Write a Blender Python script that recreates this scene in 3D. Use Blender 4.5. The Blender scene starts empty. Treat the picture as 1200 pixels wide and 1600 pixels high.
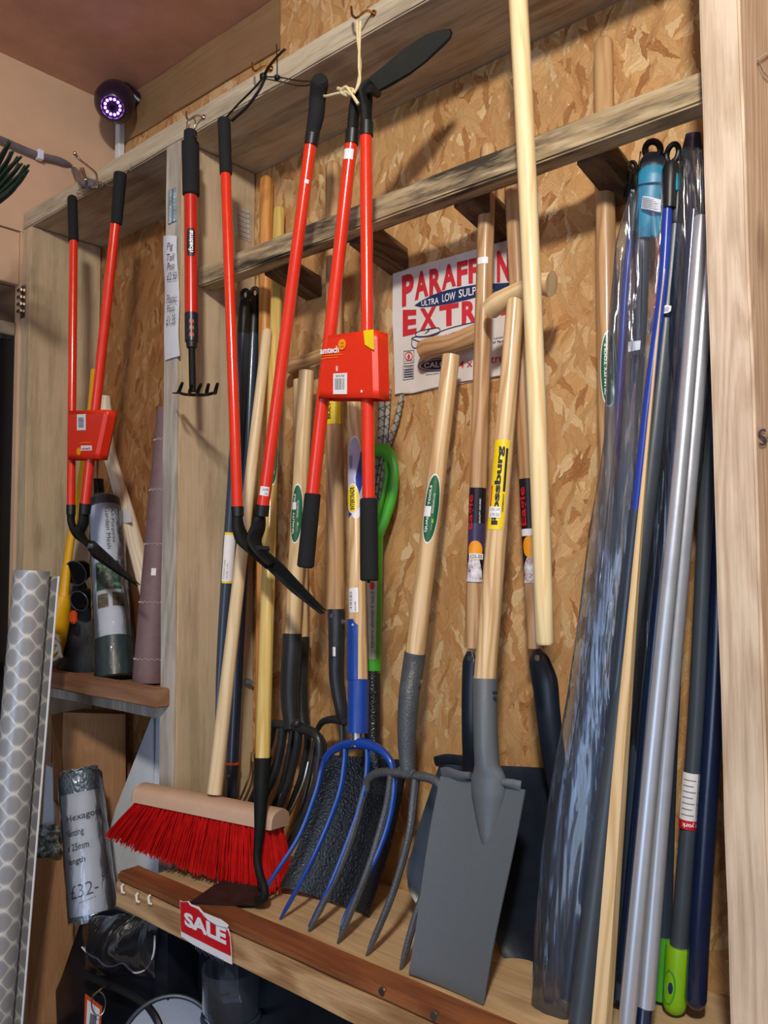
import bpy, bmesh, math, random
from mathutils import Vector as V, Matrix
from mathutils import noise as mnoise

random.seed(7)
S = bpy.context.scene
COL = S.collection

# ------------------------------------------------------------------ camera
FPX = 1287.0
YAW, PITCH, ROLL = .7112, .0629, -.0055
CAM = V((0, 0, 1.5))
_f = V((-math.sin(YAW) * math.cos(PITCH), math.cos(YAW) * math.cos(PITCH), math.sin(PITCH)))
_r0 = V((math.cos(YAW), math.sin(YAW), 0))
_u0 = _r0.cross(_f)
CR = _r0 * math.cos(ROLL) + _u0 * math.sin(ROLL)
CU = -_r0 * math.sin(ROLL) + _u0 * math.cos(ROLL)
CF = _f
cd = bpy.data.cameras.new('camera')
cam = bpy.data.objects.new('camera', cd)
COL.objects.link(cam)
cam.matrix_world = Matrix(((CR.x, CU.x, -CF.x, CAM.x), (CR.y, CU.y, -CF.y, CAM.y), (CR.z, CU.z, -CF.z, CAM.z), (0, 0, 0, 1)))
cd.sensor_fit = 'VERTICAL'
cd.sensor_height = 36
cd.lens = 36 * FPX / 1600
cd.clip_start = .02
S.camera = cam

# ------------------------------------------------------------------ light
S.view_settings.view_transform = 'Standard'
S.view_settings.look = 'None'
S.view_settings.exposure = 0.0
S.view_settings.gamma = 1
S.view_settings.use_curve_mapping = False
w = bpy.data.worlds.new('world')
S.world = w
w.use_nodes = True
w.node_tree.nodes['Background'].inputs[0].default_value = (.86, .88, 1.0, 1)
w.node_tree.nodes['Background'].inputs[1].default_value = .36


def area(name, loc, target, size, size_y, power, col, shape='RECTANGLE'):
    d = bpy.data.lights.new(name, 'AREA')
    d.shape = shape
    d.size = size
    d.size_y = size_y
    d.energy = power
    d.color = col
    o = bpy.data.objects.new(name, d)
    COL.objects.link(o)
    o.location = loc
    o.rotation_euler = (V(target) - V(loc)).to_track_quat('-Z', 'Y').to_euler()
    return o


area('lamp_light', (.30, -.50, 2.62), (-.75, 1.1, 1.55), .16, .16, 34, (1, .94, .85), 'DISK')
area('doorway_daylight', (-.2, -2.2, 1.15), (-.9, 1.1, 1.0), 1.3, 1.5, 20, (.52, .70, 1.0))


# ------------------------------------------------------------------ pixel -> point helpers
def ray(x, y):
    return CR * (x - 600) + CU * (800 - y) + CF * FPX


def at(x, y, Y):
    d = ray(x, y)
    return CAM + d * (Y / d.y)


def atX(x, y, X):
    d = ray(x, y)
    return CAM + d * (X / d.x)


def atZ(x, y, Z):
    d = ray(x, y)
    return CAM + d * ((Z - CAM.z) / d.z)


def rad(p, wpx):
    return wpx * .5 * (p - CAM).dot(CF) / FPX


def px(path):
    return [at(*q) for q in path]


# ------------------------------------------------------------------ materials
def lin(c):
    r = []
    for v in c:
        v = v / 255
        r.append(v / 12.92 if v <= .04045 else ((v + .055) / 1.055) ** 2.4)
    return (*r, 1)


class NT:
    def __init__(s, name):
        s.m = bpy.data.materials.new(name)
        s.m.use_nodes = True
        s.t = s.m.node_tree
        s.b = s.t.nodes['Principled BSDF']

    def n(s, typ, ins=None, **kw):
        n = s.t.nodes.new(typ)
        for k, v in kw.items():
            setattr(n, k, v)
        for k, v in (ins or {}).items():
            s.set(n.inputs[k], v)
        return n

    def set(s, sock, v):
        if isinstance(v, bpy.types.NodeSocket):
            s.t.links.new(v, sock)
        else:
            sock.default_value = v

    def ramp(s, fac, stops, interp='LINEAR'):
        r = s.n('ShaderNodeValToRGB')
        r.color_ramp.interpolation = interp
        els = r.color_ramp.elements
        while len(els) < len(stops):
            els.new(.5)
        for e, (p, c) in zip(els, stops):
            e.position = p
            e.color = c
        s.set(r.inputs[0], fac)
        return r.outputs[0]

    def mix(s, fac, a, b, mode='MIX'):
        n = s.n('ShaderNodeMix', data_type='RGBA', blend_type=mode)
        s.set(n.inputs[0], fac)
        s.set(n.inputs[6], a)
        s.set(n.inputs[7], b)
        return n.outputs[2]

    def math(s, op, a, b=0.0):
        n = s.n('ShaderNodeMath', operation=op)
        s.set(n.inputs[0], a)
        s.set(n.inputs[1], b)
        return n.outputs[0]

    def mapping(s, coord='Object', scale=(1, 1, 1), rot=(0, 0, 0), loc=(0, 0, 0), src=None):
        if src is None:
            if coord == 'UV':
                src = s.n('ShaderNodeUVMap').outputs[0]
            else:
                src = s.n('ShaderNodeTexCoord').outputs[coord]
        n = s.n('ShaderNodeMapping', {0: src, 1: loc, 2: rot, 3: scale})
        return n.outputs[0]

    def noise(s, vec, scale, detail=4, rough=.5, dist=0.0):
        n = s.n('ShaderNodeTexNoise', {'Vector': vec, 'Scale': scale, 'Detail': detail, 'Roughness': rough, 'Distortion': dist})
        return n.outputs[0]

    def bump(s, h, strength=.3, dist=.002):
        n = s.n('ShaderNodeBump', {'Height': h, 'Strength': strength, 'Distance': dist})
        s.t.links.new(n.outputs[0], s.b.inputs['Normal'])

    def out(s, col=None, rough=None, metal=None, spec=None, coat=None):
        if col is not None:
            s.set(s.b.inputs['Base Color'], col)
        if rough is not None:
            s.set(s.b.inputs['Roughness'], rough)
        if metal is not None:
            s.set(s.b.inputs['Metallic'], metal)
        if spec is not None:
            s.set(s.b.inputs['Specular IOR Level'], spec)
        if coat is not None:
            s.set(s.b.inputs['Coat Weight'], coat)
            s.b.inputs['Coat Roughness'].default_value = .12
        return s.m


def plain(name, c, rough=.5, metal=0.0, var=.12, nscale=40, bump=.08, spec=.5, coat=0.0):
    """A painted, plastic or metal surface: slight colour and gloss variation, faint relief."""
    t = NT(name)
    v = t.mapping('Object')
    n = t.noise(v, nscale, 4, .6)
    c = lin(c)
    lo = tuple(x * (1 - var) for x in c[:3]) + (1,)
    hi = tuple(min(1, x * (1 + var)) for x in c[:3]) + (1,)
    col = t.ramp(n, [(.3, lo), (.7, hi)])
    if bump:
        t.bump(n, bump, .002)
    rr = t.math('ADD', t.math('MULTIPLY', n, .14), max(0, rough - .07))
    return t.out(col, rr, metal, spec, coat)


def hammered(name, c, rough=.35, scale=380, strength=.5, spec=.5):
    t = NT(name)
    v = t.mapping('Object')
    n = t.noise(v, scale, 2, .5)
    n2 = t.noise(v, 30, 3, .6)
    c = lin(c)
    col = t.ramp(n2, [(.3, tuple(x * .8 for x in c[:3]) + (1,)), (.7, tuple(min(1, x * 1.2) for x in c[:3]) + (1,))])
    t.bump(n, strength, .002)
    return t.out(col, rough, 0, spec)


def shaft_wood(name, c1, c2, rough=.35, coat=.3, gs=1.0):
    """Turned wooden shaft, grain along V of the UV map (metres along the shaft)."""
    t = NT(name)
    v = t.mapping('UV', scale=(32 * gs, 1.3, 1))
    d = t.noise(t.mapping('UV', scale=(9, 1.6, 1)), 1.0, 3, .5)
    off = t.mix(.16, v, t.n('ShaderNodeCombineXYZ', {0: t.math('MULTIPLY', d, 26), 1: 0.0, 2: 0.0}).outputs[0], 'ADD')
    wv = t.n('ShaderNodeTexWave', {'Vector': off, 'Scale': .55, 'Distortion': 2.2, 'Detail': 3, 'Detail Scale': 1.2}, bands_direction='X')
    fine = t.noise(t.mapping('UV', scale=(420, 9, 1)), 1.0, 3, .6)
    f = t.math('ADD', t.math('MULTIPLY', wv.outputs[1], .55), t.math('MULTIPLY', fine, .45))
    col = t.ramp(f, [(.18, lin(c2)), (.62, lin(c1))])
    t.bump(fine, .08, .001)
    return t.out(col, rough, 0, .45, coat)


def board_wood(name, c1, c2, axis='z', knots=.5, grime=None, rough=.8, ring=14, gstr=.5, seed=0.0):
    """Sawn softwood board; grain along the given object axis."""
    t = NT(name)
    st = {'x': (.10, 1, 1), 'y': (1, .10, 1), 'z': (1, 1, .10)}[axis]
    base = t.mapping('Object', scale=st, loc=(seed, seed * 1.7, seed * .6))
    dist = t.noise(base, 5.5, 3, .5)
    big = t.mix(.35, base, t.n('ShaderNodeCombineXYZ', {0: dist, 1: dist, 2: dist}).outputs[0], 'ADD')
    wv = t.n('ShaderNodeTexWave', {'Vector': big, 'Scale': ring, 'Distortion': 5.0, 'Detail': 5, 'Detail Scale': 1.6, 'Detail Roughness': .7},
             bands_direction='DIAGONAL')
    st2 = {'x': (.03, 1, 1), 'y': (1, .03, 1), 'z': (1, 1, .03)}[axis]
    fine = t.noise(t.mapping('Object', scale=st2), 330, 4, .65)
    blot = t.noise(t.mapping('Object', loc=(seed, 0, 2)), 9, 4, .6)
    f = t.math('ADD', t.math('MULTIPLY', wv.outputs[1], gstr * .6), t.math('MULTIPLY', fine, 1 - gstr * .6))
    col = t.ramp(f, [(.22, lin(c2)), (.66, lin(c1))])
    b = t.ramp(blot, [(.35, (.72, .70, .68, 1)), (.62, (1, 1, 1, 1))])
    col = t.mix(.35, col, b, 'MULTIPLY')
    if knots:
        kst = {'x': (.5, 1, 1), 'y': (1, .5, 1), 'z': (1, 1, .5)}[axis]
        vo = t.n('ShaderNodeTexVoronoi', {'Vector': t.mapping('Object', scale=kst, loc=(.3 + seed, .1, .2)), 'Scale': 5.5})
        k = t.ramp(vo.outputs[0], [(.06, (1, 1, 1, 1)), (.13, (0, 0, 0, 1))])
        col = t.mix(t.math('MULTIPLY', k, knots), col, lin((96, 66, 42)))
    if grime:
        g = t.noise(t.mapping('Object', scale={'x': (.12, 1, 1), 'y': (1, .12, 1), 'z': (1, 1, .12)}[axis], loc=(1.3, .7, seed)), 26, 5, .7)
        gm = t.ramp(g, [(.47, (0, 0, 0, 1)), (.62, (1, 1, 1, 1))])
        col = t.mix(t.math('MULTIPLY', gm, grime[1]), col, lin(grime[0]))
    t.bump(t.math('ADD', fine, t.math('MULTIPLY', wv.outputs[1], .4)), .3, .001)
    return t.out(col, rough, 0, .25)


def osb(name, tint=(1, 1, 1)):
    """Oriented strand board: five layers of pressed flakes, each flake with its own tone and fibre."""
    t = NT(name)
    tc = t.n('ShaderNodeTexCoord').outputs['Object']
    sp = t.n('ShaderNodeSeparateXYZ', {0: tc}).outputs
    uv = t.n('ShaderNodeCombineXYZ', {0: sp[0], 1: sp[2], 2: 0.0}).outputs[0]
    wc = t.n('ShaderNodeTexNoise', {'Vector': uv, 'Scale': 38.0, 'Detail': 4, 'Roughness': .65}).outputs[1]
    wv = t.n('ShaderNodeVectorMath', {0: wc, 1: (.022, .022, 0)}, operation='MULTIPLY').outputs[0]
    uvd = t.n('ShaderNodeVectorMath', {0: uv, 1: wv}, operation='ADD').outputs[0]
    pal = [(.0, lin((146, 92, 50))), (.12, lin((186, 130, 76))), (.30, lin((216, 170, 112))), (.55, lin((204, 154, 98))), (.72, lin((228, 190, 136))), (.92, lin((246, 222, 178)))]
    col = None
    hgt = None
    for k, (ang, sc, asp, thr) in enumerate([(1.2, 22, .34, 0), (1.75, 30, .28, .40), (2.3, 28, .26, .50), (-.5, 40, .24, .62), (.85, 60, .20, .66), (1.45, 95, .16, .66), (2.0, 120, .18, .74)]):
        rt = t.mapping(src=uvd, rot=(0, 0, ang))
        m = t.mapping(src=rt, scale=(sc * asp, sc, 1), loc=(k * 3.1, k * 1.7, 0))
        vo = t.n('ShaderNodeTexVoronoi', {'Vector': m, 'Scale': 1.0, 'Randomness': 1.0}, voronoi_dimensions='2D', feature='F1')
        cs = t.n('ShaderNodeSeparateColor', {0: vo.outputs['Color']}).outputs
        fib = t.noise(t.mapping(src=m, scale=(.5, 8, 1)), 2.6, 4, .7)
        val = t.math('ADD', t.math('ADD', t.math('MULTIPLY', cs[0], .70), .08), t.math('MULTIPLY', t.math('SUBTRACT', fib, .5), .75))
        c = t.ramp(val, pal)
        hk = t.math('ADD', cs[2], t.math('MULTIPLY', fib, .5))
        if col is None:
            col, hgt = c, hk
        else:
            mask = t.math('GREATER_THAN', cs[1], thr)
            col = t.mix(mask, col, c)
            h2 = t.n('ShaderNodeMix', {0: mask}, data_type='FLOAT')
            t.set(h2.inputs[2], hgt)
            t.set(h2.inputs[3], hk)
            hgt = h2.outputs[0]
    big = t.noise(uv, 3.2, 3, .6)
    col = t.mix(.4, col, t.ramp(big, [(.35, (.80, .74, .68, 1)), (.62, (1, 1, 1, 1))]), 'MULTIPLY')
    speck = t.noise(t.mapping(src=uvd, scale=(90, 45, 1)), 1.6, 3, .7)
    col = t.mix(t.ramp(speck, [(.66, (0, 0, 0, 1)), (.74, (.75, .75, .75, 1))]), col, lin((120, 66, 30)))
    col = t.mix(t.ramp(speck, [(.28, (.7, .7, .7, 1)), (.35, (0, 0, 0, 1))]), col, lin((250, 226, 180)))
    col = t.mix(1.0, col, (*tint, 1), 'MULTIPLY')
    t.bump(hgt, 1.0, .0024)
    return t.out(col, .6, 0, .3)


def emit(name, c, st):
    t = NT(name)
    t.b.inputs['Base Color'].default_value = (0, 0, 0, 1)
    t.b.inputs['Emission Color'].default_value = lin(c)
    t.b.inputs['Emission Strength'].default_value = st
    return t.m


def film(name, c, alpha=.25, rough=.12, wr=.6, nsc=30, gloss=.5):
    """Thin clear or tinted plastic film."""
    t = NT(name)
    v = t.mapping('Object', scale=(1, 1, .10))
    n = t.noise(v, nsc, 3, .55, .6)
    tr = t.n('ShaderNodeBsdfTransparent', {0: lin(c)})
    bp = t.n('ShaderNodeBump', {'Height': n, 'Strength': wr, 'Distance': .012})
    gl = t.n('ShaderNodeBsdfGlossy', {'Color': (1, 1, 1, 1), 'Roughness': rough, 'Normal': bp.outputs[0]})
    df = t.n('ShaderNodeBsdfDiffuse', {'Color': lin((225, 232, 240))})
    fr = t.n('ShaderNodeFresnel', {'IOR': 1.5, 'Normal': bp.outputs[0]}).outputs[0]
    m1 = t.n('ShaderNodeMixShader', {0: t.math('MULTIPLY', fr, gloss * 2), 1: tr.outputs[0], 2: gl.outputs[0]})
    m2 = t.n('ShaderNodeMixShader', {0: alpha, 1: m1.outputs[0], 2: df.outputs[0]})
    t.t.links.new(m2.outputs[0], t.t.nodes['Material Output'].inputs[0])
    return t.m


M = {}
M['osb'] = osb('osb')
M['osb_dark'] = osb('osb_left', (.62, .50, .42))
M['ply'] = board_wood('plywood_header', (152, 122, 88), (138, 106, 72), 'x', 0, None, .7, 6, .2)
M['ceiling'] = plain('ceiling_board', (200, 152, 128), .6, var=.14, nscale=9, bump=.05)
M['leftwall'] = plain('left_wall_board', (216, 180, 148), .75, var=.07, nscale=6, bump=.1)
M['lintel'] = plain('shaded_lintel', (96, 78, 62), .7, var=.2, nscale=12)  # shadow over the window lintel, put into its dark base colour
M['stud'] = board_wood('stud_timber', (212, 190, 156), (198, 174, 140), 'z', .25, ((136, 116, 92), .4), .8, 9, .12, .3)
M['stud_r'] = board_wood('right_post_timber', (224, 204, 180), (190, 164, 138), 'z', .4, ((166, 140, 112), .3), .8, 16, .5, 2.1)
M['stud_g'] = board_wood('weathered_timber', (204, 196, 184), (164, 152, 136), 'z', .2, ((124, 118, 112), .5), .85, 10, .4, 1.1)
M['beam'] = board_wood('beam_timber', (208, 194, 168), (178, 160, 134), 'x', .4, ((116, 104, 88), .5), .85, 8, .25, .7)
M['rail'] = board_wood('rail_timber', (196, 176, 140), (150, 128, 96), 'x', .5, ((52, 48, 42), .95), .85, 12, .5, 1.9)
M['brace'] = board_wood('brace_timber', (118, 92, 66), (76, 56, 38), 'y', .2, ((50, 40, 32), .5), .85, 10, .6, .2)
M['fascia'] = board_wood('fascia_timber', (204, 168, 122), (150, 110, 68), 'x', .4, ((130, 104, 76), .3), .8, 10, .6, 3.3)
M['shelf'] = board_wood('shelf_timber', (214, 184, 142), (186, 152, 108), 'x', .3, ((160, 132, 98), .3), .8, 9, .25, 4.4)
M['lip'] = board_wood('lip_timber', (160, 100, 60), (116, 66, 38), 'x', .1, ((88, 56, 36), .4), .7, 8, .5, 5.1)
M['batten'] = board_wood('left_batten', (170, 128, 98), (140, 98, 72), 'x', .1, ((110, 76, 56), .3), .75, 8, .4, 6.1)
M['ash'] = shaft_wood('ash_shaft', (232, 200, 152), (200, 158, 108), .32, .35)
M['ash_d'] = shaft_wood('ash_shaft_darker', (200, 160, 114), (166, 124, 82), .4, .2)
M['ash_p'] = shaft_wood('pale_ash_shaft', (232, 204, 156), (212, 176, 124), .35, .3)
M['pine'] = shaft_wood('pine_pole', (244, 222, 172), (232, 200, 142), .45, .1)
M['broomw'] = shaft_wood('broom_handle_wood', (234, 210, 168), (222, 192, 146), .5, .05)
M['yel'] = shaft_wood('yellow_varnished_shaft', (226, 196, 116), (208, 172, 88), .28, .4)
M['orangew'] = shaft_wood('orange_stained_shaft', (214, 150, 78), (188, 120, 56), .45, .1)
M['broomblock'] = plain('broom_block_wood', (196, 162, 136), .6, var=.06, nscale=25)
M['red'] = plain('red_painted_tube', (232, 52, 26), .22, var=.05, coat=.5)
M['reddk'] = plain('red_rake_tube', (200, 36, 22), .3, var=.05, coat=.3)
M['card_red'] = plain('red_card', (232, 50, 22), .38, var=.04)
M['card_red2'] = plain('red_card_shadow_side', (196, 34, 14), .45, var=.04)
M['foam'] = plain('black_foam', (30, 31, 33), .85, var=.2, nscale=300, bump=.3, spec=.3)
M['blk'] = plain('black_plastic', (24, 26, 28), .42, var=.2)
M['blkgloss'] = plain('glossy_black_plastic', (14, 15, 18), .2, var=.2)
M['blade'] = plain('black_coated_steel', (22, 25, 23), .6, var=.3, nscale=60, spec=.18)
M['bladew'] = plain('worn_blade_steel', (44, 42, 38), .5, .3, var=.35, nscale=60)
M['steel'] = plain('bright_steel', (200, 200, 198), .22, 1)
M['chrome'] = plain('zinc_hook', (190, 180, 165), .25, 1)
M['brass'] = plain('brass_hook', (190, 150, 84), .25, 1)
M['brush'] = plain('brushed_aluminium', (196, 202, 212), .34, .55, var=.04, bump=.02)
M['spade'] = plain('grey_spade_enamel', (106, 112, 116), .4, .25, var=.05, nscale=400, bump=.12)
M['forkgrey'] = hammered('hammered_grey_enamel', (78, 82, 86), .36, 330, .6)
M['darksteel'] = hammered('black_fork_enamel', (40, 43, 46), .34, 420, .2)
M['hamblk'] = hammered('hammered_black_enamel', (26, 29, 33), .26, 260, .8, .7)
M['navy'] = plain('dark_navy_enamel', (26, 33, 44), .35, var=.15)
M['blue'] = plain('blue_enamel', (22, 68, 158), .3, var=.08, coat=.3)
M['green'] = plain('green_plastic', (74, 172, 48), .35, var=.05)
M['lime'] = plain('lime_green_plastic', (132, 190, 28), .35, var=.05)
M['slate'] = plain('slate_grey_tube', (66, 74, 82), .38, var=.06)
M['slateb'] = plain('slate_blue_tube', (48, 60, 76), .32, var=.06, coat=.3)
M['navytube'] = plain('navy_tube', (22, 34, 62), .22, var=.08, coat=.4)
M['bluetube'] = plain('blue_tube', (34, 62, 162), .3, var=.05)
M['teal'] = plain('teal_plastic', (36, 142, 172), .4, var=.08)
M['orange'] = plain('orange_plastic', (226, 84, 34), .4, var=.05)
M['white'] = plain('white_paper', (236, 236, 234), .6, var=.03, bump=.02)
M['sticker'] = plain('white_sticker', (240, 238, 240), .45, var=.02, bump=.02)
M['paper'] = plain('note_paper', (214, 216, 222), .7, var=.03, bump=.05)
M['ink'] = plain('black_ink', (28, 28, 34), .6, bump=0)
M['inkpurple'] = plain('marker_ink', (40, 34, 70), .6, bump=0)
M['inkgrey'] = plain('grey_print', (110, 112, 116), .6, bump=0)
M['navyink'] = plain('navy_ink', (30, 48, 92), .5, bump=0)
M['redink'] = plain('red_ink', (206, 44, 56), .5, bump=0)
M['saler'] = plain('sale_red', (206, 26, 36), .4, bump=0)
M['yelink'] = plain('yellow_ink', (246, 214, 22), .38, var=.03, bump=0)
M['orangeink'] = plain('orange_ink', (246, 160, 24), .4, bump=0)
M['greenink'] = plain('green_label', (22, 98, 56), .3, var=.04, bump=0, coat=.4)
M['blueink'] = plain('blue_label', (34, 62, 160), .3, bump=0)
M['silverink'] = plain('silver_label', (176, 178, 172), .35, .3, bump=0)
M['lilac'] = plain('lilac_label', (186, 184, 214), .4, bump=0)
M['cardw'] = plain('white_cardboard', (226, 220, 214), .8, var=.05, nscale=20, bump=.15)
M['cardedge'] = plain('cardboard_edge', (150, 118, 84), .9)
M['card'] = board_wood('brown_cardboard', (188, 142, 100), (172, 124, 84), 'z', 0, None, .85, 30, .3, 1)
M['string'] = plain('jute_string', (226, 208, 160), .9, var=.15, nscale=200, bump=.4)
M['rope'] = plain('cream_rope', (224, 214, 186), .8)
M['bristle'] = plain('red_bristle', (206, 20, 20), .38, var=.18, nscale=60)
M['yellow'] = plain('yellow_plastic', (238, 176, 22), .4, var=.04)
M['axe'] = shaft_wood('pale_axe_handle', (238, 224, 200), (222, 200, 168), .5, .05)
M['galv'] = plain('galvanised_steel', (158, 174, 184), .4, .7, var=.35, nscale=70, bump=.2)
M['whitepl'] = plain('white_plastic_trunking', (224, 232, 240), .4)
M['greycable'] = plain('grey_cable', (110, 104, 112), .5, var=.2)
M['darkglass'] = plain('dark_window_glass', (12, 15, 21), .2, var=.4, nscale=4, bump=.02)
M['darkframe'] = plain('painted_window_frame', (138, 124, 104), .6)
M['darkgreen'] = plain('dark_green_plastic', (16, 56, 44), .45)
M['purplecloth'] = plain('brown_purple_fabric', (122, 98, 100), .6, var=.1, nscale=80)
M['whitecloth'] = plain('white_stitch', (226, 222, 226), .7, bump=0)
M['floor'] = plain('concrete_floor', (110, 104, 98), .85, var=.2, nscale=6)
M['film'] = film('clear_film', (246, 250, 255), .012, .08, .8, 26, .8)
M['film2'] = film('clear_film_blue', (226, 236, 250), .03, .10, .9, 24, .8)
M['filmt'] = film('tight_clear_film', (240, 244, 250), .04, .06, .25, 50, .8)
M['filmdull'] = film('dull_clear_film', (150, 160, 175), .01, .2, .5, 20, .12)
M['led'] = emit('violet_led', (190, 110, 255), 26)
M['dome'] = plain('camera_housing', (34, 22, 44), .3)
M['whitepanel'] = plain('white_panel', (206, 212, 220), .5, var=.04)
M['skin_roll'] = None


def roll_mat():
    """Silvery sheet printed with an overlapping scale lattice and a dot in each scale."""
    t = NT('patterned_silver_sheet')
    v = t.mapping('UV', scale=(1, 1, 1))
    sp = t.n('ShaderNodeSeparateXYZ', {0: v}).outputs
    u = t.math('MULTIPLY', sp[0], 2 * math.pi / .052)
    y = t.math('MULTIPLY', sp[1], 2 * math.pi / .043)
    cu, cy = t.math('COSINE', u), t.math('COSINE', y)
    wv = t.math('COSINE', t.math('MULTIPLY', t.math('ADD', cu, 1.0), -math.pi / 2))
    g = t.math('ADD', cy, wv)
    s = t.math('ABSOLUTE', g)
    line = t.ramp(s, [(.0, (1, 1, 1, 1)), (.16, (.5, .5, .5, 1)), (.34, (0, 0, 0, 1))])
    col = t.mix(line, lin((176, 177, 178)), lin((232, 230, 220)))
    am2 = t.math('MULTIPLY', t.math('ABSOLUTE', t.math('ADD', cu, cy)), .5)
    dot = t.ramp(am2, [(.972, (0, 0, 0, 1)), (.985, (1, 1, 1, 1))])
    shade = t.ramp(s, [(.2, (1, 1, 1, 1)), (1.6, (.84, .84, .85, 1))])
    col = t.mix(1.0, col, shade, 'MULTIPLY')
    col = t.mix(dot, col, lin((236, 236, 232)))
    return t.out(col, .3, .15, .6)


M['roll'] = roll_mat()


def wire_mat():
    t = NT('crumpled_wire_netting')
    v = t.mapping('Object')
    vo = t.n('ShaderNodeTexVoronoi', {'Vector': v, 'Scale': 90.0}, feature='DISTANCE_TO_EDGE').outputs[0]
    n = t.noise(v, 60, 4, .7)
    col = t.ramp(vo, [(.03, lin((176, 190, 204))), (.12, lin((104, 120, 136)))])
    col = t.mix(t.ramp(n, [(.4, (0, 0, 0, 1)), (.6, (1, 1, 1, 1))]), col, lin((120, 136, 150)))
    t.bump(vo, .8, .004)
    return t.out(col, .35, .5)


M['wire'] = wire_mat()


def photo_mat(name, a, b, c):
    """A small printed picture, seen only as blotches of foliage colours."""
    t = NT(name)
    n = t.noise(t.mapping('Object'), 90, 4, .7)
    return t.out(t.ramp(n, [(.32, lin(a)), (.5, lin(b)), (.66, lin(c))]), .35)


M['photo1'] = photo_mat('garden_photo', (20, 44, 44), (40, 92, 70), (150, 170, 120))
M['photo2'] = photo_mat('garden_photo_warm', (50, 52, 44), (110, 90, 70), (150, 150, 90))
M['eagle1'] = photo_mat('bird_print_white', (150, 60, 60), (216, 216, 220), (240, 240, 244))
M['eagle0'] = plain('dark_label', (28, 24, 32), .3, bump=0)
M['purplelab'] = plain('dusk_label', (66, 56, 92), .3, bump=0)


def sieve_mat():
    t = NT('sieve_mesh_weave')
    v = t.mapping('Object')
    br = t.n('ShaderNodeTexBrick', {'Vector': v, 'Scale': 190.0, 'Mortar Size': .09, 'Color1': lin((40, 52, 66)), 'Color2': lin((48, 60, 74)), 'Mortar': lin((128, 144, 170))})
    br.offset = 0
    return t.out(br.outputs[0], .35, .4)


M['sieve'] = sieve_mat()

# ------------------------------------------------------------------ mesh helpers
def nb():
    bm = bmesh.new()
    bm.loops.layers.uv.new('UVMap')
    return bm


def box(bm, lo, hi, bev=.002, jit=0.0, segs=1):
    t = bmesh.new()
    bmesh.ops.create_cube(t, size=1)
    lo, hi = V(lo), V(hi)
    for v in t.verts:
        v.co = V(((lo.x + hi.x) / 2 + v.co.x * (hi.x - lo.x), (lo.y + hi.y) / 2 + v.co.y * (hi.y - lo.y), (lo.z + hi.z) / 2 + v.co.z * (hi.z - lo.z)))
    if bev:
        bmesh.ops.bevel(t, geom=t.edges[:], offset=bev, segments=segs, affect='EDGES')
    merge(bm, t)


def merge(bm, t):
    uv = bm.loops.layers.uv.active
    mp = {v: bm.verts.new(v.co) for v in t.verts}
    for f in t.faces:
        try:
            bm.faces.new([mp[v] for v in f.verts])
        except ValueError:
            pass
    t.free()


def rough_board(bm, lo, hi, axis, n=24, amp=.0018, bev=.003, seed=0):
    """A sawn board whose long edges wander a little."""
    t = bmesh.new()
    bmesh.ops.create_cube(t, size=1)
    lo, hi = V(lo), V(hi)
    for v in t.verts:
        v.co = V(((lo.x + hi.x) / 2 + v.co.x * (hi.x - lo.x), (lo.y + hi.y) / 2 + v.co.y * (hi.y - lo.y), (lo.z + hi.z) / 2 + v.co.z * (hi.z - lo.z)))
    bmesh.ops.bevel(t, geom=t.edges[:], offset=bev, segments=2, affect='EDGES')
    k = 'xyz'.index(axis)
    for i in range(1, n):
        c = lo[k] + (hi[k] - lo[k]) * i / n
        no = V((0, 0, 0))
        no[k] = 1
        co = V((0, 0, 0))
        co[k] = c
        bmesh.ops.bisect_plane(t, geom=t.verts[:] + t.edges[:] + t.faces[:], plane_co=co, plane_no=no)
    for v in t.verts:
        nn = mnoise.noise_vector(v.co * 9 + V((seed, seed, seed)))
        nn[k] = 0
        v.co += nn * amp
    merge(bm, t)


def basis(a, ref):
    a = a.normalized()
    x = ref - a * ref.dot(a)
    if x.length < 1e-5:
        x = V((1, 0, 0)) - a * a.x
        if x.length < 1e-3:
            x = V((0, 1, 0)) - a * a.y
    x.normalize()
    return x, a.cross(x)


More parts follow.
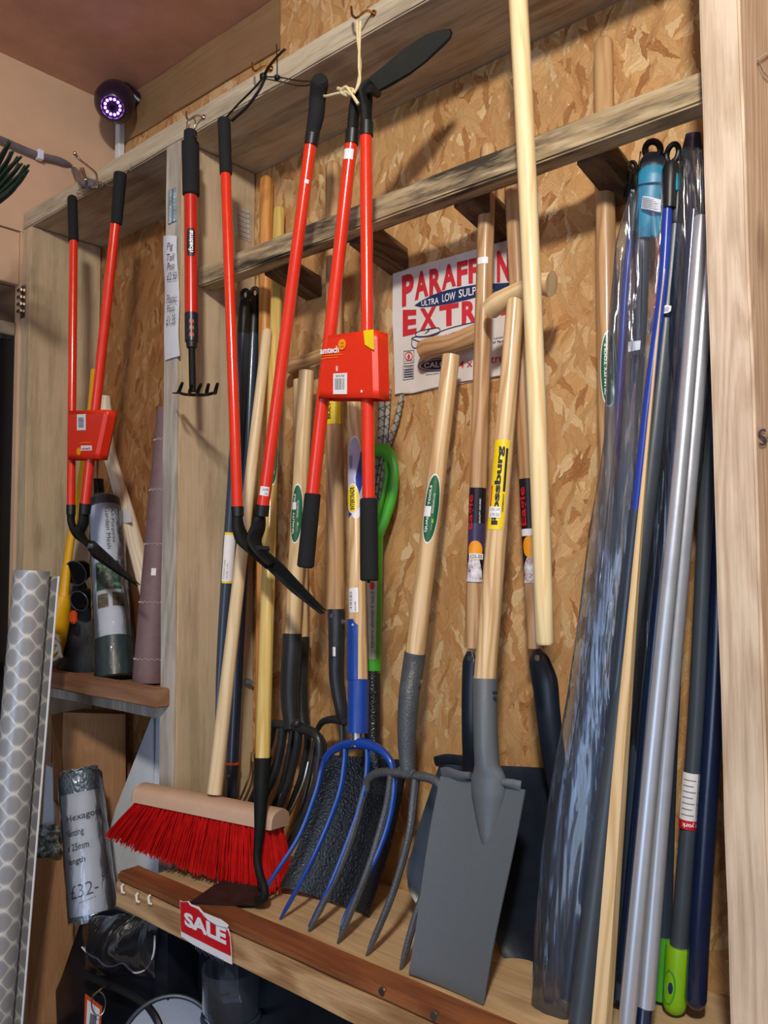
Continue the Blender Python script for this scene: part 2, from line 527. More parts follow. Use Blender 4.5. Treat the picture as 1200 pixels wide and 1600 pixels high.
def tube(bm, pts, ra, rb=None, seg=14, ref=None, caps=True, dome=0, hollow=False):
    """Sweep an ellipse (ra along ref, rb across) along pts."""
    n = len(pts)
    pts = [V(p) for p in pts]
    if not isinstance(ra, (list, tuple)):
        ra = [ra] * n
    if rb is None:
        rb = ra
    elif not isinstance(rb, (list, tuple)):
        rb = [rb] * n
    ref = V(ref) if ref is not None else V((0, -1, 0.0))
    if ref is not None and abs((pts[-1] - pts[0]).normalized().dot(ref.normalized())) > .98:
        ref = V((1, 0, 0))
    uv = bm.loops.layers.uv.active
    ringL = []
    ln = 0
    lens = []
    for i, p in enumerate(pts):
        d = (pts[min(i + 1, n - 1)] - pts[max(i - 1, 0)])
        if d.length < 1e-9:
            d = V((0, 0, 1))
        x, y = basis(d, ref)
        ref = x
        if i:
            ln += (p - pts[i - 1]).length
        lens.append(ln)
        ringL.append([bm.verts.new(p + x * (math.cos(2 * math.pi * j / seg) * ra[i]) + y * (math.sin(2 * math.pi * j / seg) * rb[i])) for j in range(seg)])
    R = max(max(ra), max(rb))
    off = random.random() * 3
    for i in range(n - 1):
        for j in range(seg):
            k = (j + 1) % seg
            f = bm.faces.new((ringL[i][j], ringL[i][k], ringL[i + 1][k], ringL[i + 1][j]))
            us = [j / seg, (j + 1) / seg, (j + 1) / seg, j / seg]
            vs = [lens[i], lens[i], lens[i + 1], lens[i + 1]]
            for lp, uu, vv in zip(f.loops, us, vs):
                lp[uv].uv = (uu * 2 * math.pi * R + off, vv + off)
    if caps:
        for rg, pt, nn in ((ringL[0], pts[0], 0), (ringL[-1], pts[-1], n - 1)):
            f = bm.faces.new(rg[::-1] if nn == 0 else rg)
            for lp in f.loops:
                lp[uv].uv = ((lp.vert.co.x + lp.vert.co.y) * 1 + off, lens[nn] + off + lp.vert.co.z * .02)
    return ringL


def roundtop(pts, r, up=True, end=0, k=4):
    """Extend a path at one end with a rounded nose; returns (pts, radii)."""
    pts = [V(p) for p in pts]
    if not isinstance(r, (list, tuple)):
        r = [r] * len(pts)
    r = list(r)
    if end == 0:
        d = (pts[0] - pts[1]).normalized()
        R = r[0]
        ex = [(pts[0] + d * (R * math.sin(a)), max(R * math.cos(a), R * .08)) for a in [math.pi / 2 * (i + 1) / k for i in range(k)]]
        return [e[0] for e in ex[::-1]] + pts, [e[1] for e in ex[::-1]] + r
    d = (pts[-1] - pts[-2]).normalized()
    R = r[-1]
    ex = [(pts[-1] + d * (R * math.sin(a)), max(R * math.cos(a), R * .08)) for a in [math.pi / 2 * (i + 1) / k for i in range(k)]]
    return pts + [e[0] for e in ex], r + [e[1] for e in ex]


def smooth_path(pts, sub=6):
    """Catmull-Rom through points."""
    P = [V(p) for p in pts]
    if len(P) < 3:
        return P
    P = [P[0] * 2 - P[1]] + P + [P[-1] * 2 - P[-2]]
    out = []
    for i in range(1, len(P) - 2):
        for k in range(sub):
            t = k / sub
            a, b, c, d = P[i - 1], P[i], P[i + 1], P[i + 2]
            out.append(.5 * ((2 * b) + (c - a) * t + (2 * a - 5 * b + 4 * c - d) * t * t + (3 * b - a - 3 * c + d) * t ** 3))
    out.append(P[-2])
    return out


def lerps(vals, n):
    m = len(vals) - 1
    o = []
    for i in range(n):
        t = i / (n - 1) * m
        k = min(int(t), m - 1)
        o.append(vals[k] + (vals[k + 1] - vals[k]) * (t - k))
    return o


def stube(bm, pts, rads, rb=None, sub=6, **kw):
    P = smooth_path(pts, sub)
    tube(bm, P, lerps(rads, len(P)) if isinstance(rads, (list, tuple)) else rads, lerps(rb, len(P)) if isinstance(rb, (list, tuple)) else rb, **kw)
    return P


def grid(bm, fn, nu, nv, thick=0.0, tvec=None):
    """Surface fn(u,v) with thickness along tvec (or normal estimated)."""
    uv = bm.loops.layers.uv.active
    P = [[V(fn(i / nu, j / nv)) for j in range(nv + 1)] for i in range(nu + 1)]

    def nrm(i, j):
        if tvec is not None:
            return V(tvec).normalized()
        a = P[min(i + 1, nu)][j] - P[max(i - 1, 0)][j]
        b = P[i][min(j + 1, nv)] - P[i][max(j - 1, 0)]
        n = a.cross(b)
        return n.normalized() if n.length > 1e-12 else V((0, 1, 0))
    A = [[bm.verts.new(P[i][j]) for j in range(nv + 1)] for i in range(nu + 1)]

    def addf(vs, uvs=None):
        try:
            f = bm.faces.new(vs)
        except ValueError:
            return
        if uvs:
            for lp, q in zip(f.loops, uvs):
                lp[uv].uv = q
    L = (P[-1][0] - P[0][0]).length
    H = (P[0][-1] - P[0][0]).length
    for i in range(nu):
        for j in range(nv):
            q = [(i / nu * L, j / nv * H), ((i + 1) / nu * L, j / nv * H), ((i + 1) / nu * L, (j + 1) / nv * H), (i / nu * L, (j + 1) / nv * H)]
            addf((A[i][j], A[i + 1][j], A[i + 1][j + 1], A[i][j + 1]), q)
    if thick:
        Bv = [[bm.verts.new(P[i][j] + nrm(i, j) * thick) for j in range(nv + 1)] for i in range(nu + 1)]
        for i in range(nu):
            for j in range(nv):
                addf((Bv[i][j], Bv[i][j + 1], Bv[i + 1][j + 1], Bv[i + 1][j]))
        for i in range(nu):
            addf((A[i][0], Bv[i][0], Bv[i + 1][0], A[i + 1][0]))
            addf((A[i][nv], A[i + 1][nv], Bv[i + 1][nv], Bv[i][nv]))
        for j in range(nv):
            addf((A[0][j], A[0][j + 1], Bv[0][j + 1], Bv[0][j]))
            addf((A[nu][j], Bv[nu][j], Bv[nu][j + 1], A[nu][j + 1]))


def plate(bm, pts, thick, tvec):
    """Flat plate: outline points (world) pushed along tvec."""
    pts = [V(p) for p in pts]
    tv = V(tvec).normalized() * thick
    a = [bm.verts.new(p) for p in pts]
    b = [bm.verts.new(p + tv) for p in pts]
    n = len(a)
    fs = [bm.faces.new(a), bm.faces.new(b[::-1])]
    for i in range(n):
        fs.append(bm.faces.new((a[i], b[i], b[(i + 1) % n], a[(i + 1) % n])))
    bmesh.ops.triangulate(bm, faces=fs[:2])


BASE = {}


def thing(name, base, label, cat, group=None):
    o = bpy.data.objects.new(name, None)
    COL.objects.link(o)
    o.empty_display_size = .05
    o.location = V(base)
    o['label'] = label
    o['category'] = cat
    if group:
        o['group'] = group
    BASE[o.name] = V(base)
    return o


def obj(name, bm, mat, parent=None, label=None, kind=None, smooth=.6, origin=None, cat=None, group=None, fixn=True):
    base = BASE[parent.name] if parent else (V(origin) if origin is not None else V((0, 0, 0)))
    if fixn:
        bmesh.ops.recalc_face_normals(bm, faces=bm.faces[:])
    for v in bm.verts:
        v.co -= base
    me = bpy.data.meshes.new(name)
    bm.to_mesh(me)
    bm.free()
    if smooth:
        me.shade_smooth()
        me.set_sharp_from_angle(angle=smooth)
    me.materials.append(M[mat] if isinstance(mat, str) else mat)
    o = bpy.data.objects.new(name, me)
    COL.objects.link(o)
    if parent:
        o.parent = parent
    else:
        o.location = base
    BASE[o.name] = base
    if label:
        o['label'] = label
    if kind:
        o['kind'] = kind
    if cat:
        o['category'] = cat
    if group:
        o['group'] = group
    return o


# ---- text and print
_gl = {}


def glyph(text, bold=.02, shear=0.0):
    key = (text, bold, shear)
    if key not in _gl:
        c = bpy.data.curves.new('t', 'FONT')
        c.body = text
        c.offset = bold
        c.shear = shear
        c.resolution_u = 3
        o = bpy.data.objects.new('t', c)
        COL.objects.link(o)
        dg = bpy.context.evaluated_depsgraph_get()
        dg.update()
        me = bpy.data.meshes.new_from_object(o.evaluated_get(dg))
        vs = [(v.co.x, v.co.y) for v in me.vertices]
        fs = [tuple(p.vertices) for p in me.polygons]
        bpy.data.objects.remove(o)
        bpy.data.curves.remove(c)
        bpy.data.meshes.remove(me)
        x0 = min(v[0] for v in vs); x1 = max(v[0] for v in vs)
        y0 = min(v[1] for v in vs); y1 = max(v[1] for v in vs)
        vs = [((x - x0) / (x1 - x0), (y - y0) / (y1 - y0)) for x, y in vs]
        _gl[key] = (vs, fs, (x1 - x0) / (y1 - y0))
    return _gl[key]


def put_text(bm, text, fn, bold=.02, cuts=0, shear=0.0, cutdir=1):
    """Map the text's unit box through fn(u,v) -> point."""
    vs, fs, _ = glyph(text, bold, shear)
    t = bmesh.new()
    vv = [t.verts.new((x, y, 0)) for x, y in vs]
    for f in fs:
        try:
            t.faces.new([vv[i] for i in f])
        except ValueError:
            pass
    for k in range(1, cuts):
        c = k / cuts
        bmesh.ops.bisect_plane(t, geom=t.verts[:] + t.edges[:] + t.faces[:], plane_co=(c, c, 0), plane_no=(0, 1, 0) if cutdir else (1, 0, 0))
    for v in t.verts:
        v.co = V(fn(v.co.x, v.co.y))
    merge(bm, t)


def put_poly(bm, pts2, fn, cuts=0):
    t = bmesh.new()
    f = t.faces.new([t.verts.new((x, y, 0)) for x, y in pts2])
    x0 = min(p[0] for p in pts2); x1 = max(p[0] for p in pts2)
    for k in range(1, cuts):
        c = x0 + (x1 - x0) * k / cuts
        bmesh.ops.bisect_plane(t, geom=t.verts[:] + t.edges[:] + t.faces[:], plane_co=(c, 0, 0), plane_no=(1, 0, 0))
    for v in t.verts:
        v.co = V(fn(v.co.x, v.co.y))
    merge(bm, t)


def quadmap(q, Y):
    """q = pixel corners TL,TR,BR,BL on the plane Y; returns fn(u,v), v up."""
    TL, TR, BR, BL = [at(x, y, Y) for x, y in q]

    def fn(u, v):
        return (BL * (1 - u) + BR * u) * (1 - v) + (TL * (1 - u) + TR * u) * v
    return fn


def quad3(TL, TR, BR, BL):
    def fn(u, v):
        return (BL * (1 - u) + BR * u) * (1 - v) + (TL * (1 - u) + TR * u) * v
    return fn


RECT = [(0, 0), (1, 0), (1, 1), (0, 1)]
ELL = [(.5 + .5 * math.cos(2 * math.pi * i / 28), .5 + .5 * math.sin(2 * math.pi * i / 28)) for i in range(28)]


class Shaft:
    """Straight round shaft; maps (s along 0..1, angle) to surface points. angle 0 faces the camera, + to the viewer's right."""

    def __init__(s, A, B, rA, rB=None):
        s.A, s.B, s.rA, s.rB = V(A), V(B), rA, rB if rB is not None else rA
        ax = (s.B - s.A).normalized()
        mid = (s.A + s.B) / 2
        n = (CAM - mid)
        n -= ax * n.dot(ax)
        s.n = n.normalized()
        s.s = s.n.cross(ax)
        if s.s.dot(CR) < 0:
            s.s = -s.s

    def t_of(s, x, y):
        """Shaft parameter whose projection has this pixel row."""
        lo, hi = -.5, 1.5
        for _ in range(40):
            m = (lo + hi) / 2
            p = s.A + (s.B - s.A) * m - CAM
            py = 800 - FPX * p.dot(CU) / p.dot(CF)
            if py < y:
                lo = m
            else:
                hi = m
        return (lo + hi) / 2

    def p(s, t, a, off=0.0):
        r = s.rA + (s.rB - s.rA) * t + off
        return s.A + (s.B - s.A) * t + (s.n * math.cos(a) + s.s * math.sin(a)) * r

    def patch(s, y0, y1, a0, a1, off=.0004):
        """fn(u,v): u left-right around, v=1 at row y0 (top) and 0 at row y1."""
        t0, t1 = s.t_of(0, y0), s.t_of(0, y1)
        return lambda u, v: s.p(t1 + (t0 - t1) * v, a0 + (a1 - a0) * u, off)

    def vtext(s, y0, y1, a0, a1, off=.0008):
        """Text reading upwards: u runs from row y1 (bottom) up to y0, glyph top points left (a0)."""
        t0, t1 = s.t_of(0, y0), s.t_of(0, y1)
        return lambda u, v: s.p(t1 + (t0 - t1) * u, a1 + (a0 - a1) * v, off)

    def vtext_down(s, y0, y1, a0, a1, off=.0008):
        t0, t1 = s.t_of(0, y0), s.t_of(0, y1)
        return lambda u, v: s.p(t0 + (t1 - t0) * u, a0 + (a1 - a0) * v, off)


def label_part(parent, name, shape, fn, mat, cuts=8, label=None):
    bm = nb()
    put_poly(bm, shape, fn, cuts)
    return obj(name, bm, mat, parent, label, smooth=1.0, fixn=False)


def text_part(parent, name, items, mat, cuts=0, cutdir=1):
    bm = nb()
    for text, fn, *b in items:
        put_text(bm, text, fn, b[0] if b else .02, cuts, cutdir=cutdir)
    return obj(name, bm, mat, parent, smooth=1.0, fixn=False)


def barcode(bm, fn, n=14, seed=1, u0=.12, u1=.88, v0=.18, v1=.75, vert=True):
    rnd = random.Random(seed)
    x = u0
    while x < u1:
        wd = rnd.choice((.012, .02, .035)) * (u1 - u0) * 1.2
        put_poly(bm, [(x, v0), (min(x + wd, u1), v0), (min(x + wd, u1), v1), (x, v1)] if vert else [(v0, x), (v1, x), (v1, min(x + wd, u1)), (v0, min(x + wd, u1))], fn)
        x += wd + rnd.choice((.015, .03)) * (u1 - u0) * 1.3

# ------------------------------------------------------------------ structure
F, B = .96, 1.155                 # front of the frame, face of the back panel
HB = 1.22                         # wall face above the top beam
LW = -2.045                       # left wall
SZ = .925                         # top of the main shelf
SF = .862                         # front of the main shelf
CZ = 2.80                         # ceiling
BZ0, BZ1 = 2.359, 2.405           # top beam
XR0, XR1 = -.328, -.281           # right post
XS0, XS1 = -1.405, -1.361         # middle stud
XL0, XL1 = -2.045, -1.998         # left post


def struct(name, bm, mat, **kw):
    return obj(name, bm, mat, None, kind='structure', **kw)


bm = nb(); box(bm, (-3.2, -2.6, -.1), (2.2, 1.5, 0), 0)
struct('floor', bm, 'floor')
bm = nb(); box(bm, (LW - .1, -2.6, CZ), (2.2, 1.5, CZ + .06), 0)
struct('ceiling', bm, 'ceiling')
# back wall: panels side by side, each its own sheet
wb = nb(); box(wb, (XS1 - .02, B, .0), (XR1 + 1.2, B + .018, BZ0 - .001), 0)
wall_back = struct('wall_back', wb, 'osb')
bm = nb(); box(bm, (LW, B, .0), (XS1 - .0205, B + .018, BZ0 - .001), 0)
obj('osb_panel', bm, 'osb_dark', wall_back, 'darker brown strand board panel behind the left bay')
hb = nb(); box(hb, (LW, HB, BZ0 - .0005), (XR1 + 1.2, HB + .018, CZ), 0)
obj('osb_panel', hb, 'osb', wall_back)
hb = nb(); rough_board(hb, (LW, HB - .006, 2.672), (-1.354, HB - .0005, CZ - .001), 'x', 30, .003, .001, 77)
obj('plywood_panel', hb, 'ply', wall_back, 'smooth brown plywood strip above the beam')
# left wall with a window opening
wl = nb()
wy = .955
box(wl, (LW - .03, -2.6, 2.355), (LW, HB, CZ), 0)
box(wl, (LW - .03, wy, 0), (LW - .0005, HB, 2.354), 0)
wall_left = struct('wall_left', wl, 'leftwall')
bm = nb(); box(bm, (LW - .03, -2.6, 2.215), (LW - .001, wy - .0005, 2.351), .002)
obj('lower_panel', bm, 'leftwall', wall_left)
bm = nb(); box(bm, (LW - .05, -2.6, 2.12), (LW - .02, wy - .001, 2.214), .002)
struct('trim_1', bm, 'lintel')
bm = nb(); box(bm, (LW - .045, -2.6, 2.085), (LW - .012, wy - .001, 2.119), .003)
win = struct('window_1', bm, 'darkframe')
bm = nb(); box(bm, (LW - .024, -2.6, .0), (LW - .018, wy - .001, 2.084), 0)
obj('window_pane', bm, 'darkglass', win)
bm = nb()
for i in range(60):
    y = wy - .01 - i * .016
    box(bm, (LW - .017, y - .010, 2.072), (LW - .014, y, 2.0845), 0)
obj('fringe', bm, 'blk', win, kind='stuff')

# timbers of the frame
bm = nb(); rough_board(bm, (XR0, F, 0), (XR1, B - .001, CZ - .001), 'z', 60, .0016, .003, 3)
struct('right_post', bm, 'stud_r')
bm = nb(); rough_board(bm, (XS0, F, 0), (XS1, B - .0015, BZ0 - .001), 'z', 50, .0018, .0025, 5)
stud = struct('middle_stud', bm, 'stud')
bm = nb(); rough_board(bm, (XL0 + .001, F, 0), (XL1, B - .0015, BZ0 - .001), 'z', 50, .0014, .0025, 6)
struct('left_post', bm, 'stud')
bm = nb(); rough_board(bm, (XL0 + .001, F, BZ0), (XR0 - .001, HB - .004, BZ1), 'x', 60, .0018, .0025, 9)
struct('top_beam', bm, 'beam')
bm = nb(); rough_board(bm, (XS1 + .001, 1.0, 2.065), (XR0 - .001, 1.038, 2.106), 'x', 50, .0016, .003, 12)
rail = struct('tool_rail', bm, 'rail')
# braces tie the rail to the back wall
for i, (xa, ya) in enumerate(((503, 463), (639, 426), (806, 367), (1000, 312))):
    p = at(xa, ya, B)
    x = p.x
    bm = nb()
    rough_board(bm, (x - .043, 1.0385, 2.062), (x + .0, B - .001, 2.104), 'y', 8, .0012, .002, 20 + i)
    for v in bm.verts:
        v.co.z -= .024 * (v.co.y - 1.0385) / .115
    obj('brace', bm, 'brace', rail)
# main shelf: two boards, fascia, lip
bm = nb(); rough_board(bm, (-1.355, SF + .02, SZ - .022), (XR0 - .001, 1.03, SZ), 'x', 40, .0006, .002, 31)
shelf = struct('main_shelf', bm, 'shelf')
bm = nb(); rough_board(bm, (-1.358, 1.032, SZ - .022), (XR0 - .001, B - .001, SZ - .001), 'x', 40, .0006, .002, 32)
obj('shelf_board', bm, 'shelf', shelf)
bm = nb(); rough_board(bm, (XR0, SF + .02, SZ - .022), (.9, F - .001, SZ), 'x', 20, .0006, .002, 33)
obj('shelf_board', bm, 'shelf', shelf)
bm = nb(); rough_board(bm, (-1.405, SF, .868), (.9, SF + .0195, SZ - .0105), 'x', 90, .0022, .002, 34)
obj('fascia_board', bm, 'fascia', shelf)
bm = nb(); rough_board(bm, (-1.403, SF - .001, SZ - .010), (.9, SF + .047, SZ + .008), 'x', 70, .0012, .005, 35)
obj('lip_strip', bm, 'lip', shelf, 'reddish brown strip along the shelf edge')
# staples in fascia and screws in the lip
bm = nb()
for (x, y) in ((192, 1388), (215, 1402), (234, 1405)):
    p = at(x, y, SF - .004)
    tube(bm, [p + V((-.002, .002, .006)), p + V((-.001, -.002, .004)), p + V((.001, -.002, -.006)), p + V((.003, .002, -.008))], .0022, seg=6)
obj('staple', bm, 'white', shelf)
for (x, y) in ((596, 1550), (677, 1588)):
    p = atZ(x, y, SZ + .007)
    p = at(x, y, SF - .002)
    bm = nb(); tube(bm, [p, p + V((0, .003, 0))], [.0055, .0055], seg=14, ref=(1, 0, 0))
    obj('screw', bm, 'steel', shelf)
# left bay shelf
LB = 1.225
bm = nb(); rough_board(bm, (XL1 - .02, .925, LB), (XS1 - .012, .9585, LB + .036), 'x', 16, .001, .003, 41)
ls = struct('left_shelf', bm, 'batten')
bm = nb(); rough_board(bm, (XL1 + .001, .962, LB - .030), (XS0 - .002, .985, LB - .001), 'x', 16, .0015, .003, 42)
obj('support_batten', bm, 'stud_g', ls, 'pale weathered batten under the shelf')
bm = nb(); rough_board(bm, (XL1 + .001, .9590, LB), (XS0 - .002, B - .002, LB + .018), 'x', 10, .0006, .002, 43)
obj('shelf_board', bm, 'batten', ls)
# weathered face strip on the middle stud
bm = nb(); rough_board(bm, (XS0 - .001, F - .0065, .70), (XS1 - .0005, F - .0005, 2.356), 'z', 60, .0014, .001, 44)
obj('face_strip', bm, 'stud_g', stud, 'pale weathered front edge of the stud')
# nail plates: folded galvanised plates with punched teeth
def nail_plate(cx, y, z0, z1, wd, parent):
    b = nb()
    box(b, (cx - wd / 2, y - .0012, z0), (cx + wd / 2, y - .0002, z1), .0003)
    rnd = random.Random(int(z0 * 1000))
    for k in range(9):
        zz = z0 + (z1 - z0) * (k + .5) / 9
        for sx in (-.25, .25):
            box(b, (cx + sx * wd - .0012, y - .004, zz - .004), (cx + sx * wd + .0012, y - .001, zz + .003), 0)
    return obj('nail_plate', b, 'galv', parent)


nail_plate((XS0 + XS1) / 2 + .002, F - .0068, 2.19, 2.26, .028, stud)
bm = nb()
p = at(37, 470, F)
box(bm, (XL0 + .002, F - .0025, p.z - .045), (XL0 + .028, F - .0006, p.z + .04), .0005)
for k in range(4):
    box(bm, (XL0 - .004, F - .010, p.z - .03 + k * .018), (XL0 + .014, F - .003, p.z - .022 + k * .018), .001)
h = obj('door_hinge', bm, 'chrome', None, 'small bright metal hinge on the left post beside the dark window', origin=(XL0, F, p.z), cat='hinge')
# plate and dark paint smears on the side face of the stud, near the beam
bm = nb()
box(bm, (XS1 + .0002, 1.095, 2.20), (XS1 + .0012, 1.14, 2.27), .0003)
for k in range(6):
    box(bm, (XS1 + .001, 1.10, 2.205 + k * .011), (XS1 + .003, 1.135, 2.208 + k * .011), 0)
obj('nail_plate', bm, 'stud_g', stud)
# bolt on the rear corner of the stud
bm = nb()
p = at(397, 1068, 1.135)
tube(bm, [V((XS1 + .0005, p.y, p.z)), V((XS1 + .007, p.y, p.z))], [.010, .009], seg=6, ref=(0, 0, 1))
tube(bm, [V((XS1 + .007, p.y, p.z)), V((XS1 + .016, p.y, p.z))], [.005, .0045], seg=10, ref=(0, 0, 1))
obj('bolt', bm, 'galv', stud)
# knot of wood and pencil mark / wire on the right post's side face
bm = nb()
p1 = atX(1184, 92, XR1 + .001)
q = [atX(1184, 92, XR1 + .0025), atX(1200, 82, XR1 + .0025), atX(1216, 76, XR1 + .0025)]
tube(bm, q, .0009, seg=6)
q = [atX(1184, 92, XR1 + .0025), atX(1192, 112, XR1 + .0025), atX(1206, 126, XR1 + .0025)]
tube(bm, q, .0009, seg=6)
obj('thin_wire', bm, 'stud_g', None, 'thin dull wire bent against the side of the right post', cat='wire', origin=p1)
bm = nb()
TL, TR, BR, BL = [atX(x, y, XR1 + .0022) for x, y in ((1184, 672), (1212, 664), (1214, 692), (1187, 698))]
put_text(bm, 'S4', quad3(TL, TR, BR, BL), .01)
obj('pen_mark', bm, 'navyink', bpy.data.objects['right_post'], smooth=0, fixn=False)

# trunking in the corner under the dome, cable along the left wall
bm = nb()
a = at(187, 185, HB - .014); b_ = at(187, 228, HB - .014)
box(bm, (a.x - .010, HB - .022, 2.41), (a.x + .012, HB - .004, CZ - .002), .002)
obj('cable_trunking', bm, 'whitepl', None, 'white plastic trunking running down the corner under the dome camera', cat='trunking', origin=(a.x, HB - .01, 2.41))
pts = [atX(x, y, LW + .012) for x, y in ((-900, -190), (-400, 50), (-60, 196), (0, 218), (30, 231), (60, 243), (95, 252), (118, 268))] + [at(128, 284, F - .006), at(150, 290, F - .006)]
bm = nb(); stube(bm, pts, .009, seg=10)
cb = obj('wall_cable', bm, 'greycable', None, 'thick grey cable clipped along the left wall towards the silver hook', cat='cable', origin=pts[0])
bm = nb()
p = atX(61, 243, LW + .012)
box(bm, p - V((.004, .008, .013)), p + V((.013, .008, .013)), .002)
obj('cable_clip', bm, 'whitepl', cb)

# dome camera
c = V((-1.93, 1.13, 2.675)); c = at(179, 160, 1.13)
dm = thing('dome_camera', (c.x, HB - .02, c.z), 'round dark camera with a glowing ring of violet lights in the top left corner', 'camera')
bm = nb()
look = (CAM + V((.6, 0, -.3)) - c).normalized()
look = (CAM - c).normalized() * .9 + V((-.25, -.1, -.5)) * .5
look.normalize()
x_, y_ = basis(look, V((1, 0, 0)))
prof = [(-.055, .030), (-.05, .042), (-.03, .050), (0, .052), (.02, .049), (.034, .042), (.045, .033), (.047, .029), (.044, .027), (.040, .001)]
rings = []
for d, r in prof:
    rings.append([bm.verts.new(c + look * d + x_ * r * math.cos(a) + y_ * r * math.sin(a)) for a in [2 * math.pi * k / 28 for k in range(28)]])
for i in range(len(rings) - 1):
    for k in range(28):
        bm.faces.new((rings[i][k], rings[i][(k + 1) % 28], rings[i + 1][(k + 1) % 28], rings[i + 1][k]))
bm.faces.new(rings[0]); bm.faces.new(rings[-1])
obj('housing', bm, 'dome', dm)
bm = nb(); tube(bm, [c - look * .03, c - look * .06 + V((0, .02, .03)), V((c.x - .03, HB - .004, c.z + .05))], [.02, .02, .024], seg=16)
obj('mount', bm, 'dome', dm)
led_c = c + look * .043
for k in range(12):
    a = 2 * math.pi * k / 12
    bm = nb()
    q = led_c + (x_ * math.cos(a) + y_ * math.sin(a)) * .019
    tube(bm, [q - look * .001, q + look * .003], [.0034, .0026], seg=8, ref=x_)
    obj('light_diode', bm, 'led', dm)
bm = nb(); tube(bm, [led_c - look * .002, led_c + look * .006], [.009, .007], seg=16, ref=x_)
obj('lens', bm, 'blkgloss', dm)

# ------------------------------------------------------------------ hooks
def cup_hook(p, size, mat, label, name='cup_hook'):
    """Screw hook: shank out of the beam, open loop below, tip turned up."""
    t = thing(name, V((p.x, F, p.z)), label, 'hook')
    b = nb()
    path = [V((p.x + size * .9, F + .004, p.z + size * .55)), V((p.x + size * .8, F - .012, p.z + size * .5)), V((p.x + size * .62, F - .022, p.z)), V((p.x + size * .1, F - .028, p.z - size * .42)), V((p.x - size * .45, F - .028, p.z + size * .1)),
            V((p.x - size * .62, F - .027, p.z + size * .9)), V((p.x - size * .72, F - .026, p.z + size * 1.15))]
    stube(b, path, .0021, seg=8)
    obj('wire_loop', b, mat, t)
    b = nb()
    q = path[0]
    tube(b, [V((q.x, F - .0005, q.z)), V((q.x, F - .003, q.z))], [.006, .005], seg=14, ref=(1, 0, 0))
    obj('collar', b, mat, t)
    return t


cup_hook(at(561, 26, F - .02), .016, 'brass', 'brass cup hook in the beam with the twine looped over it')
cup_hook(at(404, 110, F - .02), .013, 'brass', 'brass cup hook in the beam holding the black cable ties')
cup_hook(at(300, 186, F - .02), .013, 'chrome', 'small wire cup hook in the beam above the hand rake')
# two-armed silver hook
t = thing('coat_hook', V((at(137, 278, F).x, F, at(137, 278, F).z)), 'bright silver double coat hook screwed to the left end of the beam', 'hook')
bm = nb()
p = at(134, 281, F)
stube(bm, [at(117, 240, F - .055), at(124, 249, F - .045), at(140, 262, F - .03), at(150, 272, F - .022), at(152, 285, F - .022), at(150, 295, F - .03)], [.0035, .0025, .0025, .003, .0025, .0022], seg=8)
stube(bm, [at(127, 268, F - .012), at(134, 281, F - .012), at(143, 292, F - .018), at(151, 292, F - .04)], .0026, seg=8)
obj('hook_arm', bm, 'chrome', t)
bm = nb()
plate(bm, [at(126, 262, F - .002), at(131, 262, F - .002), at(137, 281, F - .002), at(131, 296, F - .002), at(127, 285, F - .002)], .003, (0, -1, 0))
obj('back_plate', bm, 'chrome', t)
for (x, y) in ((117, 240), (151, 293), (134, 281)):
    bm = nb(); q = at(x, y, F - .055 if y < 250 else F - .03)
    bmesh.ops.create_uvsphere(bm, u_segments=10, v_segments=8, radius=.0045, matrix=Matrix.Translation(q))
    obj('ball_tip', bm, 'chrome', t)
bm = nb()
pts = [at(x, y, F - .007) for x, y in ((120, 303), (130, 290), (150, 283), (176, 290), (200, 268), (205, 255))]
stube(bm, pts, .0014, seg=6)
pts = [at(x, y, F - .009) for x, y in ((118, 297), (140, 297), (160, 287), (178, 278))]
stube(bm, pts, .0012, seg=6)
obj('clear_tie', bm, 'filmt', None, 'loose clear plastic tie tangled around the silver coat hook', cat='tie', origin=pts[0])

# price note pinned to the stud
Yn = F - .0095
nf = quadmap(((256, 369), (277, 369), (281, 556), (258, 563)), Yn)
bm = nb()
grid(bm, lambda u, v: nf(u, v) + V((0, -.004 * math.sin(u * 3.1) * (.3 + v) - .002 * math.sin(v * 9), 0)), 6, 20, .0004, (0, 1, 0))
note = obj('price_note', bm, 'paper', None, 'long white handwritten paper price note pinned to the middle stud', cat='price note', origin=nf(.5, .5))


def nmap(x0, x1, y0, y1, tilt=0):
    f = quadmap(((x0, y0 + tilt), (x1, y0 - tilt), (x1, y1 - tilt), (x0, y1 + tilt)), Yn - .0072)
    return f


bm = nb()
for txt, x0, x1, y0, y1 in (('Pig', 260.5, 270, 379, 393), ('Tail', 260.5, 272, 396, 407), ('Post', 261, 272.5, 410, 421), ('£2.50', 260.5, 276, 425, 437), ('Plastic', 260, 276, 460, 473), ('Post', 260.5, 273, 476, 487), ('£1.35', 259.5, 274, 492, 507)):
    put_text(bm, txt, nmap(x0, x1, y0, y1, 1.2), -.008, shear=.25)
obj('handwriting', bm, 'ink', note, smooth=0, fixn=False)

# ------------------------------------------------------------------ tools
def mk(xa, ya, Ya, wa, xb, yb, Yb, wb):
    a, b = at(xa, ya, Ya), at(xb, yb, Yb)
    return Shaft(a, b, rad(a, wa), rad(b, wb))


